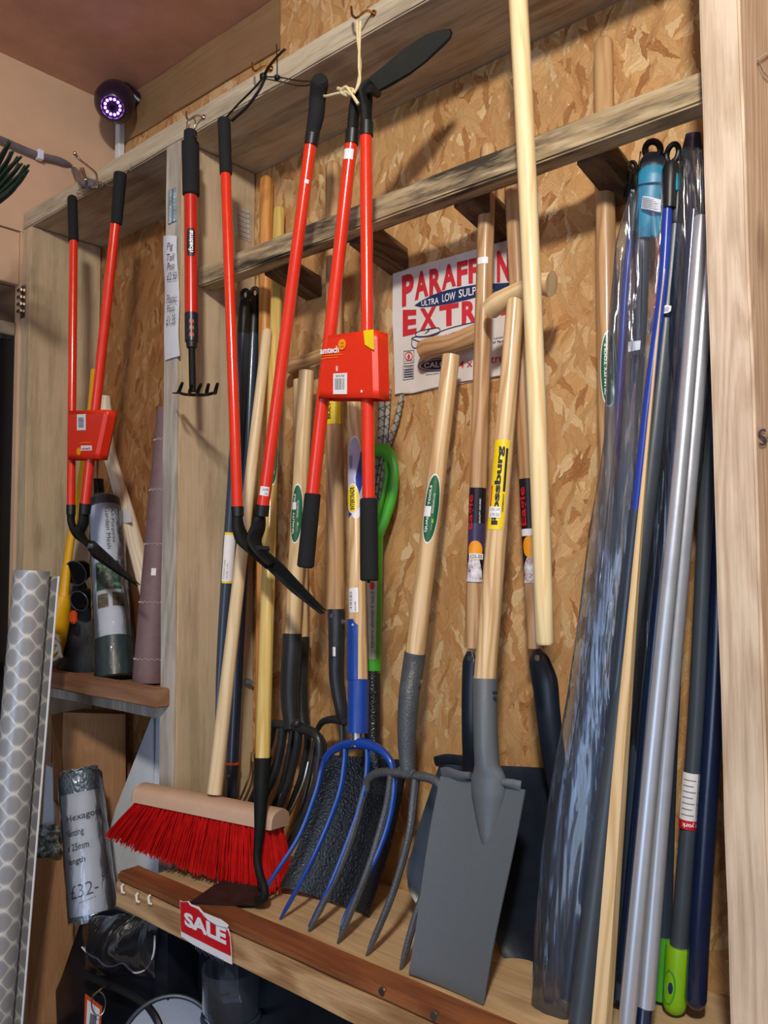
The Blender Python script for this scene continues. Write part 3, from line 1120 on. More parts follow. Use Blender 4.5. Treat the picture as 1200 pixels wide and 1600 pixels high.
def rod(parent, name, sh, mat, t0=0.0, t1=1.0, top='round', bot='flat', seg=20, extra=0.0, label=None, n=8):
    bm = nb()
    P = [sh.A + (sh.B - sh.A) * (t0 + (t1 - t0) * i / n) for i in range(n + 1)]
    R = [sh.rA + (sh.rB - sh.rA) * (t0 + (t1 - t0) * i / n) + extra for i in range(n + 1)]
    if top == 'round':
        P, R = roundtop(P, R, end=0)
    elif top == 'chamfer':
        d = (P[0] - P[1]).normalized()
        P = [P[0] + d * R[0] * .18] + P
        R = [R[0] * .84] + R
    if bot == 'round':
        P, R = roundtop(P, R, end=1)
    elif bot == 'chamfer':
        d = (P[-1] - P[-2]).normalized()
        P = P + [P[-1] + d * R[-1] * .18]
        R = R + [R[-1] * .84]
    tube(bm, P, R, seg=seg, ref=sh.n)
    return obj(name, bm, mat, parent, label)


def collar(parent, name, sh, t0, t1, extra, mat, seg=20):
    bm = nb()
    L = (sh.B - sh.A).length
    e = min(.003 / L, abs(t1 - t0) * .2)
    ts = [t0, t0 + e, t1 - e, t1]
    P = [sh.A + (sh.B - sh.A) * t for t in ts]
    R = [sh.rA + (sh.rB - sh.rA) * t for t in ts]
    R = [R[0] + extra * .6, R[1] + extra, R[2] + extra, R[3] + extra * .6]
    tube(bm, P, R, seg=seg, ref=sh.n)
    return obj(name, bm, mat, parent)


def sleeve_box(parent, q, Yf, Yb, mat='card_red', name='card_sleeve', nose=.006):
    """Card folded round both handles: open top and bottom."""
    TL, TR, BR, BL = [at(x, y, Yf) for x, y in q]
    bm = nb()
    th = .0007
    def ring(l, r, z_off=0):
        d = V((0, Yb - Yf, 0))
        pts = []
        for (c, sx, sy) in ((l, 1, 0), (r, -1, 0), (r, 0, 1), (r + d, 0, -1), (r + d, -1, 0), (l + d, 1, 0), (l + d, 0, -1), (l, 0, 1)):
            dirx = (r - l).normalized()
            pts.append(c + dirx * sx * nose + V((0, sy * nose * (1 if sy > 0 else 1), 0)))
        return pts
    n = 8
    ringsO = []
    for i in range(n + 1):
        t = i / n
        ringsO.append(ring(TL + (BL - TL) * t, TR + (BR - TR) * t))
    vo = [[bm.verts.new(p) for p in r] for r in ringsO]
    for i in range(n):
        for k in range(8):
            k2 = (k + 1) % 8
            bm.faces.new((vo[i][k], vo[i][k2], vo[i + 1][k2], vo[i + 1][k]))
    o = obj(name, bm, mat, parent, fixn=True)
    m = o.modifiers.new('thickness', 'SOLIDIFY')
    m.thickness = .0007
    m.offset = 0
    return o, quad3(TL + V((0, -.0012, 0)), TR + V((0, -.0012, 0)), BR + V((0, -.0012, 0)), BL + V((0, -.0012, 0)))


# ---- black cable ties on the second hook
t = thing('cable_tie', at(405, 113, F - .03), 'black cable ties looped from the brass hook to the grips of the red shears', 'cable tie')
hk = at(412, 120, F - .03)
def strap(pts, w=.0022):
    b = nb()
    stube(b, pts, w, w * .45, seg=8)
    return obj('strap', b, 'blk', t)
strap([hk, at(395, 140, F - .035), at(372, 163, F - .035), at(355, 182, F - .03)])
strap([hk + V((.004, 0, -.004)), at(404, 142, F - .04), at(385, 168, F - .045), at(362, 189, F - .045)], .003)
strap([hk, at(437, 121, F - .035), at(465, 126, F - .035), at(492, 128, F - .035)])
strap([hk + V((0, 0, -.003)), at(440, 128, F - .04), at(468, 134, F - .045), at(492, 132, F - .045)])
strap([hk, at(418, 108, F - .035), at(430, 92, F - .045), at(445, 77, F - .055)], .003)
strap([at(433, 120, F - .036), at(433, 95, F - .045), at(432, 69, F - .055)], .0013)
b = nb(); box(b, hk - V((.005, .006, .005)), hk + V((.005, .004, .005)), .001); obj('locking_head', b, 'blk', t)
b = nb(); q = at(433, 121, F - .037); box(b, q - V((.004, .004, .004)), q + V((.004, .004, .004)), .001); obj('locking_head', b, 'blk', t)

# ---- twine
t = thing('twine', at(561, 35, F - .028), 'cream jute twine hanging from a hook and knotted round the upside-down shears', 'twine')
b = nb(); stube(b, [at(558, 34, F - .028), at(559, 60, F - .03), at(563, 100, F - .035), at(560, 128, F - .045), at(556, 143, F - .05)], .0022, seg=8); obj('strand', b, 'string', t)
b = nb(); stube(b, [at(563, 34, F - .03), at(562, 62, F - .035), at(561, 100, F - .042), at(562, 128, F - .05), at(553, 146, F - .055)], .0022, seg=8); obj('strand', b, 'string', t)
b = nb(); stube(b, [at(528, 138, F - .05), at(537, 141, F - .055), at(548, 147, F - .06), at(541, 136, F - .06), at(533, 143, F - .058), at(543, 149, F - .055), at(552, 142, F - .052), at(546, 139, F - .05), at(538, 147, F - .058)], .0026, seg=8); obj('knot', b, 'string', t)
b = nb(); stube(b, [at(548, 145, F - .06), at(553, 152, F - .06), at(560, 163, F - .058)], .0025, seg=8); obj('loose_end', b, 'string', t)
b = nb(); stube(b, [at(543, 144, F - .055), at(528, 146, F - .05), at(512, 150, F - .045), at(505, 150, F - .035)], .0023, seg=8); obj('loose_end', b, 'string', t)


# ---- red long-handled shears
def hang_shears(label, base, hL, hR, grips, collars, blade, tips=None):
    t = thing('grass_shears', base, label, 'shears', 'red long-handled grass shears hanging from the beam')
    return t


# shears 1: far left
Y1 = .925
t = hang_shears('red long-handled shears hanging furthest left, in front of the left post', at(113, 305, Y1), 0, 0, 0, 0, 0)
sL = mk(115, 372, Y1, 12.5, 111, 792, Y1, 12.5)
sR = mk(181, 345, Y1, 15, 133, 790, Y1, 15)
rod(t, 'handle_tube', sL, 'red', 0, 1, 'flat')
rod(t, 'handle_tube', sR, 'red', 0, 1, 'flat')
g = mk(113, 312, Y1, 15, 115, 377, Y1, 15); rod(t, 'grip', g, 'foam', 0, 1, 'round')
g = mk(188, 272, Y1, 20, 182, 350, Y1, 17); rod(t, 'grip', g, 'foam', 0, 1, 'chamfer')
rod(t, 'ferrule', mk(111, 789, Y1, 14, 111, 804, Y1, 14), 'blk', top='flat')
rod(t, 'ferrule', mk(133.5, 787, Y1, 18, 132, 803, Y1, 17), 'blk', top='flat')
b = nb(); stube(b, [at(111, 800, Y1), at(112, 818, Y1), at(121, 836, Y1 + .004), at(141, 851, Y1 + .008)], [.009, .0085, .010, .009], [.008, .007, .007, .005], seg=12); obj('blade_tang', b, 'blade', t)
b = nb(); stube(b, [at(131, 800, Y1), at(130, 818, Y1), at(124, 834, Y1 - .005), at(140, 853, Y1 - .003)], [.011, .012, .014, .011], [.008, .008, .008, .005], seg=12); obj('blade_tang', b, 'blade', t)
b = nb(); plate(b, [at(133, 843, Y1), at(145, 845, Y1), at(170, 868, Y1 - .002), at(195, 893, Y1 - .004), at(217, 914, Y1 - .006), at(190, 897, Y1 - .003), at(160, 876, Y1), at(138, 861, Y1)], .004, (0, 1, 0)); obj('blade', b, 'bladew', t)
b = nb(); plate(b, [at(129, 843, Y1 + .006), at(150, 852, Y1 + .006), at(185, 888, Y1 + .002), at(214, 916, Y1), at(180, 895, Y1 + .004), at(145, 871, Y1 + .006)], .004, (0, 1, 0)); obj('blade', b, 'blade', t)
b = nb(); q = at(138, 853, Y1 - .008); tube(b, [q, q + V((0, .02, 0))], [.006, .006], seg=6, ref=(1, 0, 0)); obj('pivot_bolt', b, 'galv', t)
sb, fn = sleeve_box(t, ((105, 642), (166, 640), (150, 717), (105, 718)), Y1 - .014, Y1 + .016)
W = lambda x, y: ((x - 105) / (166 - 105 - (y - 641) / 76 * 16), 1 - (y - 641) / 76)
def sub(fn, x0, x1, y0, y1, W, off=-.0006):
    return lambda u, v: V(fn(*W(x0 + (x1 - x0) * u, y1 + (y0 - y1) * v))) + V((0, off, 0))
label_part(sb, 'barcode_label', RECT, sub(fn, 122, 136, 647, 672, W), 'sticker', 0)
b = nb(); barcode(b, sub(fn, 124.5, 133, 652, 668, W, -.001), seed=3, u0=.0, u1=1, v0=0, v1=1, vert=False); obj('barcode', b, 'inkgrey', sb, smooth=0, fixn=False)
label_part(sb, 'logo_patch', RECT, sub(fn, 128, 145, 696, 704, W), 'sticker', 0)
text_part(sb, 'lettering', [('amtech', sub(fn, 130, 143, 698, 703, W, -.001))], 'redink')
label_part(sb, 'round_badge', ELL, sub(fn, 121, 128, 699, 711, W), 'orangeink', 0)
label_part(sb, 'print_line', RECT, sub(fn, 126, 145, 691, 692, W), 'orangeink', 0)

# shears 2: blade down, tied with cable ties
Y2 = .922
t = hang_shears('red long-handled shears held by black cable ties, handles spread, blade pointing down', at(350, 185, Y2), 0, 0, 0, 0, 0)
sL = mk(352.5, 268, Y2, 16, 371, 795, Y2, 17)
sR = mk(485.5, 224, Y2, 19, 411, 793, Y2, 19)
rod(t, 'handle_tube', sL, 'red', 0, 1, 'flat')
hr = rod(t, 'handle_tube', sR, 'red', 0, 1, 'flat')
rod(t, 'grip', mk(350, 188, Y2, 20, 353, 272, Y2, 19), 'foam', top='chamfer')
b = nb(); stube(b, [at(499, 124, Y2 - .012), at(499, 130, Y2 - .008), at(496, 155, Y2), at(494, 180, Y2), at(489, 205, Y2), at(488, 214, Y2)], [.012, .015, .0135, .0135, .0115, .012], seg=16); obj('grip', b, 'foam', t)
rod(t, 'grip_collar', mk(488.5, 210, Y2, 23, 486, 227, Y2, 22), 'blk', top='flat')
label_part(hr, 'price_sticker', RECT, sR.patch(760, 774, -.95, .62), 'sticker', 10)
text_part(hr, 'print', [('£6.999', sR.patch(762.5, 766.5, -.4, .45, .0007)), ('1.00', sR.patch(769, 772, -.1, .4, .0007))], 'inkgrey', 4)
label_part(hr, 'tiny_sticker', RECT, sR.patch(283, 289, -.2, .5), 'sticker', 5)
rod(t, 'ferrule', mk(371, 792, Y2, 20, 371.5, 807, Y2, 19), 'blk', top='flat')
rod(t, 'ferrule', mk(411, 789, Y2, 21.5, 409, 806, Y2, 21), 'blk', top='flat')
b = nb(); stube(b, [at(371, 803, Y2), at(372, 822, Y2), at(380, 843, Y2 + .004), at(398, 862, Y2 + .01), at(420, 885, Y2 + .015)], [.009, .012, .016, .013, .009], [.009, .009, .009, .007, .005], seg=12); obj('blade_tang', b, 'blade', t)
b = nb(); stube(b, [at(408, 803, Y2), at(405, 812, Y2), at(403, 825, Y2), at(397, 845, Y2 - .004), at(408, 866, Y2 - .002), at(425, 884, Y2)], [.008, .013, .015, .017, .013, .009], [.008, .009, .009, .008, .006, .005], seg=12); obj('blade_tang', b, 'blade', t)
b = nb(); plate(b, [at(372, 838, Y2 + .01), at(395, 848, Y2 + .01), at(430, 880, Y2 + .012), at(470, 922, Y2 + .014), at(506, 958, Y2 + .016), at(500, 960, Y2 + .016), at(455, 925, Y2 + .014), at(415, 887, Y2 + .012), at(380, 855, Y2 + .01)], .004, (0, 1, 0)); obj('blade', b, 'bladew', t)
b = nb(); plate(b, [at(392, 846, Y2 + .003), at(412, 858, Y2 + .003), at(440, 882, Y2 + .004), at(475, 920, Y2 + .006), at(508, 955, Y2 + .008), at(488, 942, Y2 + .008), at(440, 898, Y2 + .006), at(408, 872, Y2 + .004)], .004, (0, 1, 0)); obj('blade', b, 'blade', t)
b = nb(); q = at(400, 858, Y2 - .012); tube(b, [q, q + V((0, .026, 0))], [.007, .006], seg=6, ref=(1, 0, 0)); obj('pivot_bolt', b, 'darksteel', t)

# shears 3: upside down, blade up, grips at the bottom
Y3 = .918
t = hang_shears('red shears hung upside down by twine with the broad black blade at the top', at(562, 150, Y3), 0, 0, 0, 0, 0)
sL = mk(549, 222, Y3, 20, 488, 775, Y3, 21)
sR = mk(571.5, 210, Y3, 19.5, 576, 785, Y3, 20)
hl = rod(t, 'handle_tube', sL, 'red', 0, 1, 'flat')
rod(t, 'handle_tube', sR, 'red', 0, 1, 'flat')
label_part(hl, 'price_sticker', RECT, sL.patch(236, 252, -1.1, .5), 'sticker', 8)
rod(t, 'grip', mk(488.5, 773, Y3, 25.5, 477.5, 884, Y3, 27), 'foam', top='chamfer', bot='chamfer')
rod(t, 'grip', mk(576, 781, Y3, 27.5, 577, 905, Y3, 29), 'foam', top='chamfer', bot='chamfer')
b = nb(); tube(b, [at(576, 905, Y3), at(576, 911, Y3)], [.003, .002], seg=8); obj('plug', b, 'foam', t)
rod(t, 'ferrule', mk(551, 204, Y3, 22, 549.5, 226, Y3, 21.5), 'blk', top='flat')
rod(t, 'ferrule', mk(572.5, 192, Y3, 22, 572.5, 213, Y3, 21.5), 'blk', top='flat')
b = nb(); stube(b, [at(551, 208, Y3), at(553, 180, Y3), at(557, 158, Y3 + .004), at(566, 146, Y3 + .006)], [.010, .010, .011, .009], [.008, .008, .008, .006], seg=12); obj('blade_tang', b, 'blade', t)
b = nb(); stube(b, [at(572, 200, Y3), at(572, 176, Y3), at(572, 158, Y3), at(572, 143, Y3), at(582, 130, Y3 + .004)], [.010, .0105, .013, .016, .012], [.009, .008, .007, .006, .004], seg=12); obj('blade_tang', b, 'blade', t)
def b3(Yo):
    o = [(556, 150), (562, 136), (580, 118), (605, 98), (632, 75), (665, 54), (690, 46), (701, 44.5), (704, 50), (702, 58), (690, 70), (665, 94), (640, 113), (610, 130), (587, 143)]
    return [at(x, y, Y3 + Yo + (x - 556) / 149 * .075) for x, y in o]
b = nb(); plate(b, b3(-.004), .004, (.4, 1, 0)); obj('blade', b, 'blade', t)
o2 = [(566, 150), (600, 128), (640, 104), (672, 76), (700, 54), (703, 58), (690, 72), (663, 97), (638, 116), (608, 134), (582, 147)]
b = nb(); plate(b, [at(x, y, Y3 + .004 + (x - 556) / 149 * .075) for x, y in o2], .0035, (.4, 1, 0)); obj('blade', b, 'navy', t)
b = nb(); q = at(577, 138, Y3 - .012); tube(b, [q, q + V((0, .022, 0))], [.007, .006], seg=6, ref=(1, 0, 0)); obj('pivot_bolt', b, 'blk', t)
sb, fn = sleeve_box(t, ((509, 525), (585, 515), (588, 622), (494, 622)), Y3 - .016, Y3 + .020)
def W(x, y):
    v = 1 - (y - 520) / 102
    l = 509 - (1 - v) * 15; r = 585 + (1 - v) * 3
    return ((x - l) / (r - l), v)
text_part(sb, 'lettering', [('amtech', sub(fn, 501.5, 532, 539, 550, W, -.001), .03)], 'sticker')
label_part(sb, 'print_line', RECT, sub(fn, 502, 537, 552.6, 553.4, W, -.001), 'orangeink', 0)
label_part(sb, 'print_line', RECT, sub(fn, 502, 530, 556.6, 557.4, W, -.001), 'orangeink', 0)
label_part(sb, 'round_badge', ELL, sub(fn, 531, 543, 529, 546, W, -.001), 'orangeink', 0)
text_part(sb, 'badge_print', [('100%', sub(fn, 534, 540, 534, 537, W, -.0014)), ('steel', sub(fn, 534, 540, 539, 542, W, -.0014))], 'redink')
label_part(sb, 'barcode_label', RECT, sub(fn, 523, 545, 583, 616, W), 'sticker', 0)
b = nb(); barcode(b, sub(fn, 526, 541, 591, 609, W, -.001), seed=5, u0=0, u1=1, v0=0, v1=1); obj('barcode', b, 'inkgrey', sb, smooth=0, fixn=False)
text_part(sb, 'barcode_number', [('S6015-7024', sub(fn, 527, 541, 585.5, 589, W, -.001))], 'inkgrey')
text_part(sb, 'small_symbol', [('8', sub(fn, 527.5, 530.5, 571, 580, W, -.001))], 'sticker')
label_part(sb, 'small_hole', ELL, sub(fn, 566, 569, 610, 614, W, -.001), 'sticker', 0)
# yellow folded corner: front panel wraps onto the side
b = nb()
put_poly(b, [(.80, 1.0), (1.0, 1.0), (1.0, .70), (.965, .71), (.83, .79)], lambda u, v: V(fn(u, v)) + V((0, -.0008, 0)))
obj('yellow_corner', b, 'yelink', sb, smooth=0, fixn=False)

# ---- telescopic hand rake
Yh = .918
t = thing('hand_rake', at(298, 205, Yh), 'red and black extending hand rake with five black prongs hanging from its hook', 'hand rake')
rod(t, 'grip', mk(297.5, 206, Yh, 20, 297.5, 228, Yh, 20), 'foam', top='chamfer', bot='flat')
rod(t, 'grip', mk(297.5, 224, Yh, 27, 298.5, 304, Yh, 26.5), 'foam', top='chamfer', bot='chamfer')
sh = mk(298, 300, Yh, 20.5, 299, 492, Yh, 20.5)
hr = rod(t, 'handle_tube', sh, 'reddk', 0, 1, 'flat')
label_part(hr, 'name_plate', [(.5 + .5 * math.copysign(abs(math.cos(a)) ** .5, math.cos(a)), .5 + .5 * math.copysign(abs(math.sin(a)) ** .35, math.sin(a))) for a in [2 * math.pi * i / 32 for i in range(32)]], sh.patch(360, 404, -.62, .62), 'blk', 8)
text_part(hr, 'lettering', [('amtech', sh.vtext_down(364, 397, .42, -.28) if False else (lambda f: (lambda u, v: f(u, v)))(sh.vtext_down(364, 398, .30, -.38)), .03)], 'sticker', 5)
cg = mk(299, 490, Yh, 21, 299.5, 534, Yh, 21)
co = rod(t, 'locking_collar', cg, 'navy', top='chamfer', bot='flat')
b = nb()
for yy in (505, 515, 526):
    for s_ in (-1, 1):
        f = cg.patch(yy - 4, yy + 4, -.35 if s_ < 0 else .1, -.1 if s_ < 0 else .35, .0008)
        put_poly(b, [(0, 0), (.5, .5), (1, 0), (1, .4), (.5, 1), (0, .4)], f)
obj('red_arrows', b, 'orange', co, smooth=0, fixn=False)
rod(t, 'locking_collar', mk(299.5, 532, Yh, 18, 299.5, 543, Yh, 16), 'blk', top='flat', bot='chamfer')
rod(t, 'steel_stem', mk(299.5, 540, Yh, 10.5, 301, 612, Yh, 10.5), 'blade', top='flat')
b = nb()
hc = at(302, 615, Yh)
stube(b, [at(279, 613, Yh - .002), at(288, 616, Yh - .004), at(302, 617, Yh - .004), at(320, 617, Yh - .003), at(334, 614, Yh)], [.0035, .005, .006, .005, .0035], [.0028] * 5, seg=10); obj('head_bar', b, 'blade', t)
for (x0, y0, x1, y1, x2, y2) in ((270, 614, 280, 611, 285, 598), (290, 616, 297, 611, 300, 600), (303, 617, 309, 612, 314, 600), (318, 617, 323, 612, 326, 600), (332, 615, 337, 610, 340, 599)):
    b = nb()
    stube(b, [at(x0, y0, Yh - .004), at((x0 + x1) / 2 + 2, y0, Yh - .012), at(x1, y1, Yh - .03), at(x2, y2, Yh - .042)], [.0012, .0026, .0035, .0028], [.0012, .002, .0026, .002], seg=8)
    obj('prong', b, 'blade', t)
b = nb(); stube(b, [at(292, 206, Yh), at(292, 195, Yh), at(294, 188, Yh - .004), at(301, 184, F - .03), at(305, 190, Yh - .004), at(304, 200, Yh), at(303, 208, Yh), at(306, 214, Yh - .01)], .0012, seg=6); obj('wire_hanger', b, 'chrome', t)

# ---- pale broom in the foreground (hangs from above, end below the rail)
Yp = .943
sh = mk(806, -30, Yp, 30, 851.5, 1003, Yp - .012, 28.5)
sh.rA += (sh.rA - sh.rB) * .22
sh.A = sh.A + (sh.A - sh.B) * .22
b_ = obj
bm = nb()
n = 16
P = [sh.A + (sh.B - sh.A) * (i / n) + sh.s * (.0035 * math.sin(i / n * math.pi)) for i in range(n + 1)]
R = [sh.rA + (sh.rB - sh.rA) * i / n for i in range(n + 1)]
d = (P[-1] - P[-2]).normalized()
P.append(P[-1] + d * .0035); R.append(R[-1] * .82)
tube(bm, P, R, seg=24, ref=sh.n)
obj('broom_handle', bm, 'pine', None, 'smooth pale cream pole hanging in front of the beam, its cut end in mid air', cat='pole', origin=P[0])


# ---- T-handled tools
def green_oval(parent, sh, y0, y1, a0, a1, stick=None):
    label_part(parent, 'label_rim', ELL, sh.patch(y0, y1, a0, a1, .0003), 'sticker', 14)
    k = (a1 - a0) * .055
    dy = (y1 - y0) * .025
    label_part(parent, 'oval_label', ELL, sh.patch(y0 + dy, y1 - dy, a0 + k, a1 - k, .0006), 'greenink', 14)
    am = (a0 + a1) / 2
    A_ = lambda f: a0 + (a1 - a0) * f
    Yq = lambda f: y0 + (y1 - y0) * f
    its = [('QUALITY TOOLS', sh.vtext(Yq(.17), Yq(.84), A_(.26), A_(.42), .0010), .03), ('KINGDOM LTD', sh.vtext(Yq(.28), Yq(.56), A_(.55), A_(.65), .0010), .0), ('carefully made', sh.vtext(Yq(.64), Yq(.80), A_(.60), A_(.66), .0010), .0)]
    text_part(parent, 'lettering', its, 'sticker', 4)
    label_part(parent, 'leaf_mark', [(0, .3), (.3, 0), (.7, 0), (1, .3), (.7, .5), (1, 1), (.5, .65), (0, 1), (.3, .5)], sh.patch(Yq(.63), Yq(.70), A_(.58), A_(.74), .0010), 'lime', 5)
    if stick:
        label_part(parent, 'price_sticker', RECT, sh.patch(*stick, .0013), 'sticker', 6)


def tines(parent, mat, paths, r0=.006, flat=.8, name='tine', tipr=.0025, **kw):
    for P in paths:
        bm = nb()
        W_ = smooth_path([at(*q) for q in P], 6)
        n = len(W_)
        R = [r0 + (r0 * .75 - r0) * i / (n - 1) for i in range(n)]
        R[-1] = tipr; R[-2] = max(tipr, r0 * .6)
        tube(bm, W_, R, [r * flat for r in R], seg=8, **kw)
        obj(name, bm, mat, parent)


# fork in the centre, hammered grey
t = thing('digging_fork', atZ(560, 1480, SZ), 'garden fork with hammered grey head, ash shaft and green oval label, leaning in the centre', 'fork', 'garden forks leaning on the back wall')
sh = mk(705, 556, 1.09, 27.5, 647, 1034, 1.035, 30)
s_ = rod(t, 'shaft', sh, 'ash', 0, 1, 'flat')
bm = nb()
q = [at(662, 549, 1.122), at(674, 543, 1.12), at(705, 537, 1.116), at(735, 526, 1.119), at(752, 518, 1.122)]
stube(bm, q, [.018, .0185, .0155, .0175, .017], seg=18)
obj('cross_handle', bm, 'ash_d', t)
bm = nb()
P = smooth_path([at(649, 1020, 1.037), at(646, 1040, 1.035), at(639, 1090, 1.020), at(636, 1140, 1.012), at(636, 1180, 1.008), at(637, 1204, 1.006)], 5)
tube(bm, P, lerps([.0175, .0175, .0165, .015, .013, .012], len(P)), seg=20)
obj('socket', bm, 'forkgrey', t)
bm = nb(); q = at(655, 1066, 1.012); tube(bm, [q, q + V((0, .006, 0))], [.003, .003], seg=8, ref=(1, 0, 0)); obj('rivet', bm, 'steel', t)
bm = nb()
stube(bm, [at(571, 1235, 1.0), at(576, 1217, 1.0), at(594, 1207, 1.0), at(625, 1208, 1.0), at(650, 1212, 1.0), at(672, 1216, 1.0), at(686, 1226, 1.0), at(690, 1245, 1.0)], [.0065, .0065, .007, .009, .009, .007, .0065, .0065], [.007] * 8, seg=12)
obj('fork_head', bm, 'forkgrey', t)
bm = nb(); q = at(637, 1206, .990)
stube(bm, [at(625, 1200, 1.0), at(628, 1210, .994), at(640, 1212, .992), at(646, 1203, .994)], .004, seg=8); obj('weld_bead', bm, 'forkgrey', t)
tines(t, 'forkgrey', [
    [(571, 1230, 1.0), (564, 1256, .992), (549, 1312, .975), (526, 1369, .957), (483, 1455, .928)],
    [(612, 1210, 1.0), (605, 1256, .992), (590, 1312, .975), (571, 1369, .955), (528, 1474, .928)],
    [(650, 1214, 1.0), (646, 1250, .992), (638, 1310, .975), (612, 1400, .95), (573, 1494, .928)],
    [(690, 1242, 1.0), (688, 1290, .990), (672, 1370, .963), (650, 1430, .943), (626, 1516, .928)]], .0075)
green_oval(s_, sh, 742, 851, -1.05, .75, (793, 809, -.85, -.15))

# fork on the left: dark head
Yl = 1.09
t = thing('digging_fork', atZ(430, 1330, SZ), 'dark headed garden fork with green oval label behind the hoe, left of the blue fork', 'fork', 'garden forks leaning on the back wall')
sh = mk(479, 580, 1.085, 24, 456, 1000, 1.065, 25)
s_ = rod(t, 'shaft', sh, 'ash_p', 0, 1, 'flat')
bm = nb(); stube(bm, [at(452, 575, 1.12), at(462, 568, 1.118), at(480, 563, 1.116), at(500, 556, 1.118), at(520, 548, 1.12)], [.0135, .0145, .0125, .0135, .0135], seg=18); obj('cross_handle', bm, 'ash_d', t)
bm = nb()
P = smooth_path([at(457, 990, 1.067), at(456, 1010, 1.065), at(453, 1060, 1.058), at(453, 1100, 1.054), at(457, 1138, 1.052)], 5)
tube(bm, P, lerps([.0182, .0182, .0178, .0168, .0155], len(P)), seg=20)
obj('socket', bm, 'darksteel', t)
bm = nb(); stube(bm, [at(427, 1131, 1.052), at(440, 1132, 1.052), at(458, 1133, 1.05), at(474, 1139, 1.048), at(491, 1146, 1.046), at(499, 1160, 1.045), at(500, 1185, 1.044)], [.008, .008, .011, .009, .0085, .008, .0075], seg=12); obj('fork_head', bm, 'darksteel', t)
bm = nb(); q = at(464, 1130, 1.04); bmesh.ops.create_uvsphere(bm, u_segments=12, v_segments=8, radius=.008, matrix=Matrix.Translation(q)); obj('rivet', bm, 'darksteel', t)
tines(t, 'darksteel', [
    [(427, 1131, 1.052), (420, 1165, 1.052), (405, 1220, 1.05), (386, 1262, 1.045), (357, 1302, 1.04)],
    [(444, 1134, 1.052), (440, 1165, 1.052), (428, 1215, 1.05), (408, 1262, 1.046), (386, 1318, 1.04)],
    [(467, 1137, 1.05), (464, 1170, 1.05), (452, 1220, 1.048), (432, 1275, 1.044), (412, 1334, 1.04)],
    [(500, 1180, 1.044), (494, 1220, 1.042), (477, 1270, 1.038), (458, 1315, 1.034), (440, 1352, 1.03)]], .0085)
green_oval(s_, sh, 757, 850, -1.2, .55, (786, 797, -.9, -.35))

# second, just behind it
t = thing('digging_fork', atZ(450, 1320, SZ), 'second dark garden fork almost hidden directly behind the dark headed one', 'fork', 'garden forks leaning on the back wall')
sh = mk(468, 594, 1.135, 20, 470, 1005, 1.11, 24)
rod(t, 'shaft', sh, 'ash_p', 0, 1, 'flat')
bm = nb()
P = smooth_path([at(470, 995, 1.11), at(470, 1010, 1.109), at(468, 1060, 1.104), at(470, 1110, 1.10), at(474, 1140, 1.098)], 5)
tube(bm, P, lerps([.0165, .0165, .0165, .015, .014], len(P)), seg=18); obj('socket', bm, 'darksteel', t)
bm = nb(); stube(bm, [at(440, 1140, 1.098), at(458, 1138, 1.098), at(476, 1140, 1.096), at(494, 1148, 1.094), at(504, 1163, 1.09), at(505, 1188, 1.088)], [.007, .008, .009, .008, .0075, .007], seg=10); obj('fork_head', bm, 'darksteel', t)
tines(t, 'darksteel', [
    [(440, 1140, 1.098), (434, 1180, 1.095), (418, 1228, 1.09), (400, 1268, 1.085), (386, 1290, 1.08)],
    [(458, 1140, 1.098), (452, 1180, 1.095), (440, 1230, 1.09), (420, 1276, 1.085), (406, 1304, 1.08)],
    [(480, 1142, 1.096), (480, 1170, 1.094), (470, 1215, 1.09), (450, 1268, 1.085), (430, 1316, 1.08)],
    [(505, 1185, 1.088), (500, 1215, 1.085), (488, 1255, 1.08), (468, 1300, 1.075), (452, 1330, 1.072)]], .0075)
# bright wire-thin prongs of a spring rake behind, catching the light
t = thing('wire_rake', at(385, 1180, 1.10), 'thin bright wire rake prongs showing between the dark fork tines', 'rake')
for P in ([(392, 1175, 1.12), (391, 1205, 1.118), (384, 1228, 1.11), (375, 1250, 1.10), (360, 1290, 1.08)], [(482, 1190, 1.03), (474, 1222, 1.025), (460, 1256, 1.02), (447, 1282, 1.018), (440, 1298, 1.018)], [(452, 1180, 1.11), (450, 1205, 1.105), (440, 1240, 1.09), (425, 1285, 1.06), (410, 1330, 1.03)]):
    bm = nb(); stube(bm, [at(*q) for q in P], .0022, seg=6); obj('prong', bm, 'brass' if P[0][0] == 392 else 'chrome', t)

# blue fork
t = thing('blue_fork', atZ(437, 1437, SZ), 'blue four-pronged muck fork with a blue and yellow label on the shaft', 'fork')
sh = mk(552, 540, 1.09, 20, 560.5, 1072, 1.02, 30)
s_ = rod(t, 'shaft', sh, 'ash', 0, 1, 'round', 'round')
y0, y1 = 690, 815
label_part(s_, 'label_base', [(.5 + .5 * math.cos(a), .5 + .5 * math.sin(a)) for a in [2 * math.pi * i / 30 for i in range(30)]], sh.patch(684, 814, -1.25, 1.25, .0003), 'sticker', 14)
label_part(s_, 'grey_field', [(.5 + .5 * math.cos(a), .5 + .5 * math.sin(a)) for a in [2 * math.pi * i / 30 for i in range(30)]], sh.patch(687, 800, -1.15, 1.1, .0005), 'lilac', 14)
label_part(s_, 'blue_swoosh', [(.0, .0), (.25, .05), (1, .55), (1, 1), (.85, 1), (.45, .55), (.0, .30)], sh.patch(708, 811, -1.1, 1.15, .0007), 'blueink', 14)
label_part(s_, 'yellow_rim', ELL, sh.patch(758, 805, -1.25, .45, .0009), 'sticker', 12)
label_part(s_, 'yellow_oval', ELL, sh.patch(760, 803, -1.15, .35, .0011), 'yelink', 12)
text_part(s_, 'lettering', [('INTERTRADE', sh.vtext(764, 799, -.70, -.15, .0014), .03), ('HANDLES', sh.vtext(715, 735, -.75, -.35, .0014), .0)], 'ink', 4)
